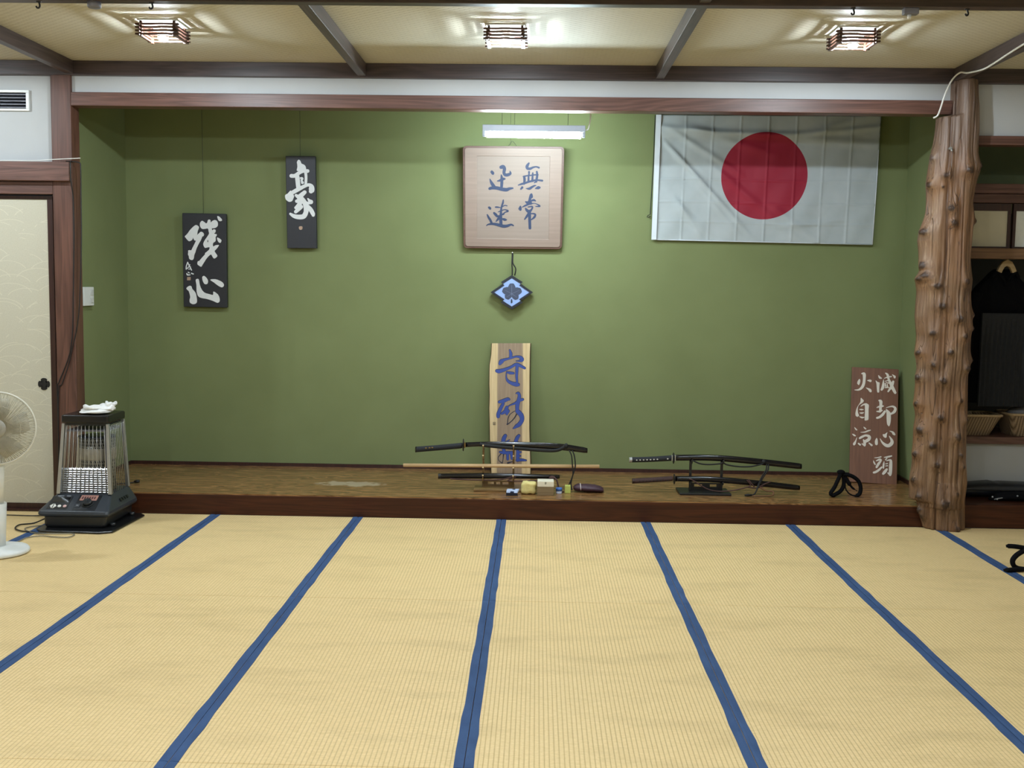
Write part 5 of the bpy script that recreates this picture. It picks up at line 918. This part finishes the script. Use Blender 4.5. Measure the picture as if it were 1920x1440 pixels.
# the sloping control panel: plane from (y -.515, z .112) to (y -.372, z .188)
def slope(x, f, up=0):
    y0, z0, y1, z1 = -.513, .1135, -.374, .1885
    n = Vector((0, -(z1-z0), (y1-y0))).normalized()
    return Vector((x, y0+(y1-y0)*f, z0+(z1-z0)*f))+n*up
def pad(x0, x1, f0, f1, h, name, m, sk=0.0, bev=.001):
    b = [slope(x0-sk, f0, -.002), slope(x1-sk, f0, -.002), slope(x1+sk, f1, -.002), slope(x0+sk, f1, -.002)]
    t = [slope(x0-sk, f0, h), slope(x1-sk, f0, h), slope(x1+sk, f1, h), slope(x0+sk, f1, h)]
    return MB().hexa(b, t).build(name, m, ht, bevel=bev)
M_panel = plain('black_panel', rgb(24, 27, 32), .3)
pad(-2.655, -2.535, .12, .86, .0015, 'control_panel', M_panel)
pad(-2.64, -2.545, .50, .78, .0025, 'display', plain('display_glass', rgb(12, 14, 18), .12))
pad(-2.628, -2.59, .84, .90, .0018, 'panel_lettering', plain('grey_print', rgb(120, 124, 130), .5)); pad(-2.575, -2.55, .84, .90, .0018, 'panel_lettering', bpy.data.materials['grey_print'])
M_btn = plain('white_button', rgb(216, 216, 210), .4)
for x, f, s_, m in ((-2.585, .27, .011, M_btn), (-2.553, .27, .011, plain('pinkish_button', rgb(206, 170, 166), .4))):
    p = slope(x, f); n = slope(x, f, 1)-p
    MB().cyl(p-n*.002, p+n*.005, s_, s_*.92, 20).build('button', m, ht)
for x, d in ((-2.632, -1), (-2.612, 1)):
    a, b, c = slope(x+d*.009, .27, .004), slope(x-d*.007, .13, .004), slope(x-d*.007, .41, .004)
    a0, b0, c0 = slope(x+d*.009, .27, -.001), slope(x-d*.007, .13, -.001), slope(x-d*.007, .41, -.001)
    MB().add([a, b, c, a0, b0, c0], [(0, 1, 2), (5, 4, 3), (0, 3, 4, 1), (1, 4, 5, 2), (2, 5, 3, 0)]).build('arrow_button', M_btn, ht)
pad(-2.50, -2.365, .06, .95, .0012, 'dial_panel', M_panel)
pad(-2.487, -2.385, .62, .93, .0028, 'warning_label', plain('salmon_label', rgb(166, 120, 108), .5, var=.05))
for i in range(6):
    x0 = -2.478+i*.0145
    pad(x0, x0+.0085, .70, .84, .0033, 'label_print', plain('label_dark_print', rgb(70, 40, 40), .5) if i == 0 else bpy.data.materials['label_dark_print'], bev=0)
pad(-2.497, -2.465, .22, .42, .0035, 'small_button', M_heat); pad(-2.488, -2.474, .29, .35, .0042, 'button_mark', bpy.data.materials['grey_print'])
p = slope(-2.425, .42); n = slope(-2.425, .42, 1)-p
MB().cyl(p-n*.002, p+n*.008, .033, .031, 28).build('dial_base', M_heatlow, ht)
k_ = MB().cyl(p+n*.008, p+n*.026, .028, .025, 28).build('dial', M_heatlow, ht)
B(-2.43, -2.42, p.y-.022, p.y+.022, p.z+.012, p.z+.030).build('dial_grip', M_heat, ht, bevel=.003)
for i in range(4):
    y0 = -.30+i*.035
    MB().hexa([(-2.288, y0, .135), (-2.288, y0+.02, .135), (-2.300, y0+.02, .15), (-2.300, y0, .15)], [(-2.282, y0, .139), (-2.282, y0+.02, .139), (-2.294, y0+.02, .154), (-2.294, y0, .154)]).build('side_vent', M_heatlow, ht)
# cage
xb0, xb1, yb0, yb1, zb = -2.632, -2.322, -.372, -.09, .19
xt0, xt1, yt0, yt1, zt = -2.602, -2.338, -.352, -.108, .610
def cage(u, v, f):    # u,v in 0..1 around the footprint, f the height
    a = Vector((xb0+(xb1-xb0)*u, yb0+(yb1-yb0)*v, zb)); b = Vector((xt0+(xt1-xt0)*u, yt0+(yt1-yt0)*v, zt))
    return a.lerp(b, f)
for u, v in ((0, 0), (1, 0), (0, 1), (1, 1)):
    a, b = cage(u, v, 0), cage(u, v, 1); s_ = .011
    MB().hexa([a+Vector((-s_, -s_, 0)), a+Vector((s_, -s_, 0)), a+Vector((s_, s_, 0)), a+Vector((-s_, s_, 0))], [b+Vector((-s_*.8, -s_*.8, 0)), b+Vector((s_*.8, -s_*.8, 0)), b+Vector((s_*.8, s_*.8, 0)), b+Vector((-s_*.8, s_*.8, 0))]).build('corner_post', M_chrome, ht, bevel=.002)
for side, nn in (('front', 11), ('right', 9), ('left', 9)):
    m = MB()
    for i in range(nn):
        t = (i+.9)/(nn+.8)
        q = {'front': (t, -.02), 'right': (1.02, t), 'left': (-.02, t)}[side]
        a, b = cage(q[0], q[1], .01), cage(q[0], q[1], .96); c = cage(q[0]+(0 if side == 'front' else (-.05 if side == 'right' else .05)), q[1]+(.06 if side == 'front' else 0), .985)
        m.tube([a, b, c], .0022, 6); m.ball(b, .0036, 8, 6)
    m.build('wire_guard', M_chrome, ht)
m = MB()
for i in range(11):
    f = .02+.032*i
    a, b = cage(.03, .03, f), cage(.97, .03, f)
    m.hexa([a, b, b+Vector((0, .002, -.001)), a+Vector((0, .002, -.001))], [a+Vector((0, .008, .0095)), b+Vector((0, .008, .0095)), b+Vector((0, .010, .0085)), a+Vector((0, .010, .0085))])
m.build('lower_grille', M_chrome, ht)
m = MB()
for i in range(12):
    a, b = cage(.04+.92*i/11, .07, .02), cage(.04+.92*i/11, .07, .38)
    m.tube([a, b], .0022, 6)
m.build('grille_bars', M_chrome, ht)
bc = (-2.455, -.222)
M_mesh = plain('burner_mesh', rgb(92, 90, 84), .45, .6, var=.4, scale=260)
def burner_mat():
    t = NT('perforated_burner'); tc = t.node('ShaderNodeTexCoord'); sp = t.node('ShaderNodeSeparateXYZ'); t.link(tc.outputs['Object'], sp.inputs[0])
    an = t.math('ARCTAN2', t.math('SUBTRACT', sp.outputs[1], .055), t.math('SUBTRACT', sp.outputs[0], .025))
    u = t.math('FRACT', t.math('ADD', t.math('MULTIPLY', an, 8), t.math('MULTIPLY', sp.outputs[2], 22)))
    v = t.math('FRACT', t.math('MULTIPLY', sp.outputs[2], 50))
    hole = t.math('MULTIPLY', t.math('GREATER_THAN', u, .5), t.math('GREATER_THAN', v, .35))
    return t.set(t.mix(hole, rgb(128, 126, 116), rgb(14, 14, 14)), .5, .2)
M_perf = burner_mat()
MB().lathe([(.104, .19), (.104, .512)], (bc[0], bc[1], 0), 40).build('burner', M_perf, ht)
MB().lathe([(.1055, .385), (.106, .387), (.106, .452), (.1055, .454)], (bc[0], bc[1], 0), 40).build('burner_band', plain('grey_heat_band', rgb(150, 146, 136), .45, .3), ht)
MB().lathe([(.104, .512), (.108, .516), (.108, .522), (.09, .526)], (bc[0], bc[1], 0), 40).build('burner_cap', M_heat, ht)
B(xt0+.015, xt1-.015, -.345, -.115, .560, .572).build('heat_deflector', M_greyplastic, ht, bevel=.002)
B(-2.345, -2.341, -.335, -.30, .26, .36).build('side_label', plain('side_label_paper', rgb(170, 170, 166), .5), ht)
B(-2.36, -2.35, -.345, -.29, .22, .56).build('side_frame', M_greyplastic, ht)
lid = MB().loft([rect_sec(-2.607, -2.330, -.368, -.100, .615, .012), rect_sec(-2.610, -2.327, -.372, -.096, .622, .012), rect_sec(-2.610, -2.327, -.372, -.096, .656, .012), rect_sec(-2.604, -2.333, -.366, -.102, .662, .012)], True, False)
lid.build('lid', plain('black_enamel_lid', rgb(22, 22, 24), .22), ht, bevel=.002)
B(-2.59, -2.35, -.35, -.115, .598, .616).build('lid_neck', M_heatlow, ht)
# cloth on the lid
def towel():
    m = MB(); rnd = random.Random(8)
    def sheet(x0, x1, y0, y1, z0, th, ph):
        secs = []
        N = 22; K = 20
        for i in range(N+1):
            u = i/N; x = x0+(x1-x0)*u; e = math.sin(PI*min(1, max(0, u*1.0)))**.35 if 0 < u < 1 else .05
            q = []
            for k2 in range(K):
                a = 2*PI*k2/K; cy, cz = math.cos(a), math.sin(a)
                hy = (y1-y0)/2*e*(1+.08*math.sin(u*9+ph)); hz = th/2*e*(1+.35*math.sin(u*11+ph+cy*4)*(cz > 0))
                q.append((x+.004*math.sin(cy*7+ph), (y0+y1)/2+hy*cy+.008*math.sin(u*7+ph), max(.6625, z0+th/2+hz*cz+.006*math.sin(u*5+cy*3+ph)*(cz > 0))))
            secs.append(q)
        m.loft(secs)
    sheet(-2.535, -2.350, -.355, -.17, .6622, .028, 0.3); sheet(-2.518, -2.375, -.335, -.19, .684, .030, 2.1)
    sheet(-2.45, -2.335, -.32, -.16, .672, .044, 4.4); sheet(-2.40, -2.342, -.28, -.17, .698, .032, 1.2)
    return m
solo('folded_towel', towel(), plain('white_towel', rgb(232, 232, 230), .9, var=.03, scale=80, bump=.3), 'crumpled white towel lying on the heater lid', 'towel', base=(-2.44, -.26, .662))
# ------------------------------------------------------------------ fan
fc = Vector((-2.624, -1.12, .678)); fd = Vector((.30, -.94, .06)).normalized(); fx = fd.cross(Vector((0, 0, 1))).normalized()*-1; fz = fx.cross(fd)*-1
if fz.z < 0: fz = -fz
def fp(r, a, d): return fc+fx*(r*math.cos(a))+fz*(r*math.sin(a))+fd*d
fn = thing('electric_fan', 'white pedestal fan cut off by the left edge of the photo', 'fan', (-2.665, -1.08, 0))
MB().lathe([(.005, .0022), (.158, .0022), (.166, .006), (.166, .018), (.158, .028), (.11, .036), (.045, .042), (.04, .05)], (-2.665, -1.08, 0), 48).build('base', M_whiteplastic, fn)
MB().cyl((-2.665, -1.08, .04), (-2.645, -1.09, .275), .047, .044, 24).build('lower_column', M_whiteplastic, fn)
MB().cyl((-2.645, -1.09, .27), (-2.632, -1.085, .60), .030, .028, 24).build('pole', M_whiteplastic, fn)
MB().tube([fc-fd*.13, fc-fd*.10, fc-fd*.03, fc-fd*.02], [.03, .05, .055, .05], 24).build('motor_housing', M_offwhite, fn)
m = MB()
for i in range(120):
    a = 2*PI*i/120
    m.tube([fp(.050, a, .045), fp(.10, a+.10, .042), fp(.155, a+.16, .028), fp(.186, a+.18, .002)], .0015, 4)
for r, d in ((.05, .045), (.12, .037)):
    m.tube([fp(r, 2*PI*k2/40, d) for k2 in range(40)], .0016, 6, closed=True)
M_wirefan = plain('fan_grille_wire', rgb(176, 170, 150), .5)
m.build('front_grille', M_wirefan, fn)
m = MB()
for i in range(64):
    a = 2*PI*i/64
    m.tube([fp(.055, a, -.05), fp(.12, a, -.045), fp(.186, a, -.004)], .0011, 4)
m.build('rear_grille', M_wirefan, fn)
MB().tube([fp(.189, 2*PI*k2/72, 0) for k2 in range(72)], .0055, 10, closed=True).build('grille_rim', M_offwhite, fn)
MB().tube([fc+fd*.042, fc+fd*.05, fc+fd*.053], [.052, .05, .03], 28).build('grille_badge', plain('grille_badge_plastic', rgb(150, 146, 134), .4), fn)
m = MB()
for b_ in range(5):
    secs = []
    for i in range(9):
        r = .03+.135*i/8; w_ = .30+.16*math.sin(PI*i/8)
        q = [fp(r, b_*2*PI/5-w_+.25*i/8, .012), fp(r, b_*2*PI/5+w_+.25*i/8, -.014)]
        n_ = fd*.0012
        secs.append([q[0]+n_, q[1]+n_, q[1]-n_, q[0]-n_])
    m.loft(secs, True, True)
m.build('fan_blades', plain('pale_blades', rgb(186, 180, 162), .6), fn)
MB().tube([fc-fd*.02, fc+fd*.02], .03, 20).build('blade_hub', M_offwhite, fn)
B(-2.612, -2.609, -1.2465, -1.243, .006, .017).build('base_mark', M_cable, fn)

# ------------------------------------------------------------------ cables
def cable(name, pts, r, m, label, base=None, k=6):
    mb = MB().tube(pts, r, 8, smooth_path=k); return solo(name, mb, m, label, 'cable', base=pts[0])
cable('power_cable', [(-2.66, -.46, .055), (-2.70, -.36, .045), (-2.79, -.36, .006), (-2.85, -.42, .0075), (-2.83, -.52, .0075), (-2.76, -.585, .0075), (-2.70, -.60, .0075), (-2.655, -.62, .0075), (-2.60, -.625, .0075)], .0042, M_cable, 'black cable looping out of the left side of the heater onto the tatami')
cable('power_cable', [(-3.3, -.15, .0065), (-3.1, -.15, .0065), (-2.90, -.16, .0065), (-2.80, -.13, .0065), (-2.72, -.12, .012), (-2.66, -.11, .03)], .0034, M_cable, 'straight thin black cable running from the left edge to the back of the heater')
cable('power_cable', [(-2.70, -.42, .0065), (-2.76, -.46, .0065), (-2.775, -.515, .0065), (-2.73, -.575, .0065), (-2.66, -.628, .0065), (-2.52, -.625, .0065), (-2.45, -.62, .0065), (-2.425, -.66, .0065), (-2.44, -.715, .0065), (-2.52, -.71, .0065), (-2.60, -.69, .0065), (-2.66, -.74, .0065), (-2.665, -.83, .0065), (-2.69, -.90, .0065)], .0032, M_greycable, 'grey cord curling on the tatami in front of the heater to the fan base')
cable('power_cable', [(-2.666, -.010, 2.182), (-2.655, -.052, 2.17), (-2.654, -.052, 2.06), (-2.657, -.016, 1.95), (-2.660, -.013, 1.7), (-2.672, -.012, 1.35), (-2.68, -.012, 1.15), (-2.70, -.012, 1.01), (-2.74, -.012, .90), (-2.775, -.012, .82), (-2.785, -.012, .76), (-2.785, -.012, .3), (-2.80, -.012, .01)], .0036, M_cable, 'inner of two black cables running down the left wooden post')
cable('power_cable', [(-2.70, -.010, 2.185), (-2.62, -.010, 2.178), (-2.610, -.010, 2.14), (-2.612, -.009, 1.95), (-2.615, -.009, 1.7), (-2.632, -.010, 1.35), (-2.65, -.012, 1.18), (-2.683, -.012, 1.04), (-2.715, -.012, .92), (-2.755, -.012, .81), (-2.778, -.012, .75), (-2.79, -.012, .25), (-2.80, -.02, .01)], .0036, M_cable, 'outer of two black cables running down the right side of the left post')
cable('white_cable', [(-3.4, -.02, 2.162), (-3.1, -.03, 2.182), (-2.90, -.03, 2.184), (-2.78, -.03, 2.192), (-2.66, -.03, 2.199), (-2.61, -.01, 2.205)], .0026, M_whitecable, 'thin white cord along the top of the left lintel')
cable('white_cable', [(2.66, -1.3, 2.735), (2.66, -.9, 2.715), (2.66, -.68, 2.700), (2.66, -.50, 2.693), (2.67, -.25, 2.72), (2.665, -.14, 2.742), (2.627, -.12, 2.703), (2.592, -.12, 2.625), (2.566, -.12, 2.535), (2.551, -.12, 2.495), (2.528, -.12, 2.482)], .0052, M_whitecable, 'white cable hanging from the ceiling beam beside the top of the log pillar')

# hooks and sensors on the near ceiling beam
def make_hook(label, x):
    pts = [(0, -.0, .03), (0, -.0, .012), (.003, 0, -.002), (.005, -.002, -.012), (.001, -.004, -.020), (-.006, -.006, -.020), (-.009, -.007, -.013)]
    r = thing('ceiling_hook', label, 'hook', (x, -1.77, 2.695), 'black hooks under the near ceiling beam')
    MB().tube(pts, .0042, 8, smooth_path=4).build('hook', M_cable, r, world=False)
    MB().cyl((0, 0, .005), (0, 0, .0105), .011, n=14).build('hook_plate', M_cable, r, world=False)
    return r
hk = make_hook('black hook on the beam at the top left corner of the photo', -2.057)
for x, lab in ((-1.546, 'black hook on the near beam just before the leftmost lamp'), (1.58, 'black hook on the near beam just before the rightmost lamp'), (2.08, 'black hook on the near beam closest to the log pillar')):
    dup(hk, (x, -1.77, 2.695), lab)
s_ = thing('ceiling_sensor', 'grey rounded sensor under the near beam at the left', 'sensor', (-1.806, -1.77, 2.69))
MB().lathe([(.03, .015), (.03, -.008), (.026, -.013), (.005, -.014)], (-1.806, -1.77, 2.69), 28).build('sensor_body', M_greyplastic, s_)
s_ = thing('ceiling_sensor', 'grey box sensor with a clear tip under the near beam at the right', 'sensor', (1.835, -1.77, 2.69))
B(1.80, 1.865, -1.79, -1.75, 2.676, 2.705).build('sensor_body', M_greyplastic, s_, bevel=.004)
MB().cyl((1.828, -1.77, 2.678), (1.828, -1.77, 2.657), .009, .007, 16).build('sensor_tip', M_whiteplastic, s_)

# ------------------------------------------------------------------ right recess contents
def basket(name, x0, x1, y0, y1, z0, z1, fl, label):
    r = thing(name, label, 'basket', ((x0+x1)/2, (y0+y1)/2, z0))
    t = NT('woven_cane'); x, y, z = t.xyz()
    a = t.math('PINGPONG', t.math('ADD', t.math('MULTIPLY', x, 55), t.math('MULTIPLY', y, 55)), .5); b_ = t.math('PINGPONG', t.math('MULTIPLY', z, 90), .5)
    h = t.math('ADD', a, t.math('MULTIPLY', b_, .25)); t.bump(h, .8, .006)
    mat = t.set(t.ramp(h, [(.08, rgb(92, 72, 50)), (.5, rgb(158, 134, 104))]), .65)
    def rr(x0, x1, y0, y1, z, rd): return rect_sec(x0, x1, y0, y1, z, rd)
    m = MB(); secs = []
    for i in range(5):
        f = i/4; e = fl*(1-f)
        secs.append(rr(x0+e, x1-e, y0+e*.6, y1-e*.6, z0+(z1-z0)*f, .04))
    ins = []
    for i in range(4, -1, -1):
        f = i/4; e = fl*(1-f)+.008
        ins.append(rr(x0+e, x1-e, y0+e, y1-e, max(z0+.008, z0+(z1-z0)*f), .035))
    m.loft(secs+ins, True, False); m.build('basket_body', mat, r)
    m = MB(); m.tube(rr(x0, x1, y0, y1, z1, .04), .009, 8, closed=True); m.build('basket_rim', plain('cane_rim', rgb(176, 150, 114), .6, var=.15, scale=80), r)
    return r
basket('woven_basket', 2.89, 3.262, .42, .66, .5225, .655, .062, 'woven cane basket on the shelf next to the log pillar')
basket('woven_basket', 3.305, 3.70, .42, .68, .5225, .665, .03, 'darker woven basket at the right edge on the shelf')
solo('folded_cloth', lump('', (3.46, .56, .665), (.12, .09, .045), None, 11, .15, 2, .2, 3), plain('grey_striped_cloth', rgb(138, 134, 134), .8, var=.2, scale=40), 'grey cloth lying in the right-hand basket', 'cloth', base=(3.46, .56, .63))
def garment():
    r = thing('hanging_jacket', 'black jacket on a wooden hanger in the right recess', 'jacket', (3.26, .5, .66))
    cx = 3.245; secs = []
    for z, hw, hd in ((1.612, .052, .035), (1.590, .080, .050), (1.55, .115, .058), (1.50, .165, .062), (1.45, .198, .062), (1.40, .212, .062), (1.3, .205, .058), (1.1, .20, .055), (.9, .205, .055), (.76, .21, .055), (.735, .21, .053)):
        q = []
        for k2 in range(36):
            a = 2*PI*k2/36; c, s = math.cos(a), math.sin(a)
            q.append((cx+hw*math.copysign(abs(c)**.7, c), .52+hd*math.copysign(abs(s)**.8, s)+.006*math.sin(k2*1.7+z*4), z-(.03*max(0, 1-abs(c)*3) if z > 1.58 and s < 0 else 0)))
        secs.append(q)
    MB().loft(secs[::-1]).build('jacket_body', M_black, r)
    for s in (-1, 1):
        secs = []
        for x, z, w_, d in ((.17, 1.46, .05, .05), (.20, 1.36, .055, .05), (.205, 1.2, .056, .048), (.20, 1.0, .058, .045), (.20, .92, .06, .045)):
            secs.append([(cx+s*x+w_*math.cos(2*PI*k2/16), .51+d*math.sin(2*PI*k2/16), z) for k2 in range(16)])
        MB().loft(secs).build('sleeve', M_black, r)
    MB().tube([(cx-.085, .47, 1.555), (cx-.055, .46, 1.59), (cx-.01, .46, 1.535), (cx, .46, 1.50)], .012, 8, smooth_path=4).build('collar', M_black, r)
    MB().tube([(cx+.085, .47, 1.555), (cx+.055, .46, 1.59), (cx+.01, .46, 1.535)], .012, 8, smooth_path=4).build('collar', M_black, r)
garment()
hg = thing('coat_hanger', 'pale wooden coat hanger holding the black jacket', 'hanger', (3.245, .47, 1.60))
arch = [(-.062, .0), (-.05, .03), (-.03, .062), (.0, .078), (.03, .062), (.05, .03), (.062, 0)]
MB().loft([[(3.245+x*1.0, .445, 1.597+z), (3.245+x*1.0, .475, 1.597+z), (3.245+x*.55, .475, 1.585+z*.62), (3.245+x*.55, .445, 1.585+z*.62)] for x, z in arch], True, False).build('hanger_body', wood('hanger_wood', rgb(176, 148, 104), rgb(206, 180, 136), 'X', .4), hg, bevel=.004)
MB().tube([(3.245, .46, 1.67), (3.245, .46, 1.70), (3.252, .44, 1.735), (3.248, .41, 1.752), (3.243, .385, 1.745)], .0025, 8, smooth_path=4).build('hook', M_chrome, hg)
pt = MB(); secs = []
for z in (1.325, 1.31, 1.1, .9, .72):
    q = []
    n = 24
    for k2 in range(n+1): q.append((3.085+.38*k2/n, .405+(.012*(k2 % 2) if z < 1.3 else .0), z))
    for k2 in range(n, -1, -1): q.append((3.085+.38*k2/n, .430, z))
    secs.append(q)
pt.loft(secs[::-1], True, False)
solo('pleated_trousers', pt, plain('black_pleated_cloth', rgb(28, 30, 34), .8, var=.15, scale=50), 'folded black pleated trousers hanging in front of the black jacket', 'trousers', base=(3.27, .42, .72))
# bags on the recess floor
secs = []
for x, h_, d in ((2.90, .05, .07), (2.93, .075, .085), (3.05, .088, .09), (3.15, .098, .09), (3.19, .090, .09), (3.22, .094, .09), (3.5, .088, .09), (3.8, .085, .09), (3.9, .06, .08)):
    secs.append([(x, .325+d*math.copysign(abs(math.cos(2*PI*q/24))**.7, math.cos(2*PI*q/24)), .1475+h_/2+h_/2*math.copysign(abs(math.sin(2*PI*q/24))**.7, math.sin(2*PI*q/24))) for q in range(24)])
bg = thing('long_bag', 'long padded black bag lying on the floor of the right recess', 'bag', (3.4, .325, .147))
MB().loft(secs).build('bag_body', plain('black_leatherette', rgb(28, 30, 36), .38, var=.15, scale=20), bg)
MB().tube([(2.95, .230, .20), (3.2, .228, .198), (3.5, .228, .20), (3.85, .232, .195)], .004, 6, smooth_path=4).build('bag_seam', M_blackgloss, bg)
B(3.30, 3.38, .277, .285, .222, .236).build('bag_label', plain('grey_patch', rgb(70, 72, 80), .5), bg)
b2 = thing('strap_bag', 'slim black bag with metal buckles in front of the long padded bag', 'bag', (3.35, .165, .147))
secs = []
for x, h_, d in ((3.09, .012, .02), (3.12, .035, .04), (3.2, .05, .055), (3.4, .055, .06), (3.65, .05, .06), (3.72, .02, .04)):
    secs.append([(x, .165+d*math.cos(2*PI*q/18), .1475+h_/2+h_/2*math.sin(2*PI*q/18)+.003*math.sin(q*2+x*30)*(math.sin(2*PI*q/18) > 0)) for q in range(18)])
MB().loft(secs).build('bag_body', M_black, b2)
for x, z in ((3.085, .178), (3.115, .163), (3.24, .186), (3.29, .186), (3.33, .182)):
    MB().ball((x, .108, z), .0065, 10, 8).build('buckle', M_chrome, b2)
MB().tube([(3.10, .118, .160), (3.125, .112, .168), (3.15, .112, .172)], .004, 6).build('zip_pull', M_chrome, b2)
# small metal fitting on the log
pi_ = thing('metal_fitting', 'small shiny metal screw eye on the notched shoulder of the log pillar', 'fitting', (2.636, -.13, 2.30))
MB().tube([(2.636, -.10, 2.305), (2.634, -.135, 2.305)], .008, 10).build('screw_eye', M_chrome, pi_)
MB().ball((2.640, -.135, 2.292), .007, 10, 8).build('screw_tip', M_chrome, pi_)
bpy.context.view_layer.update()
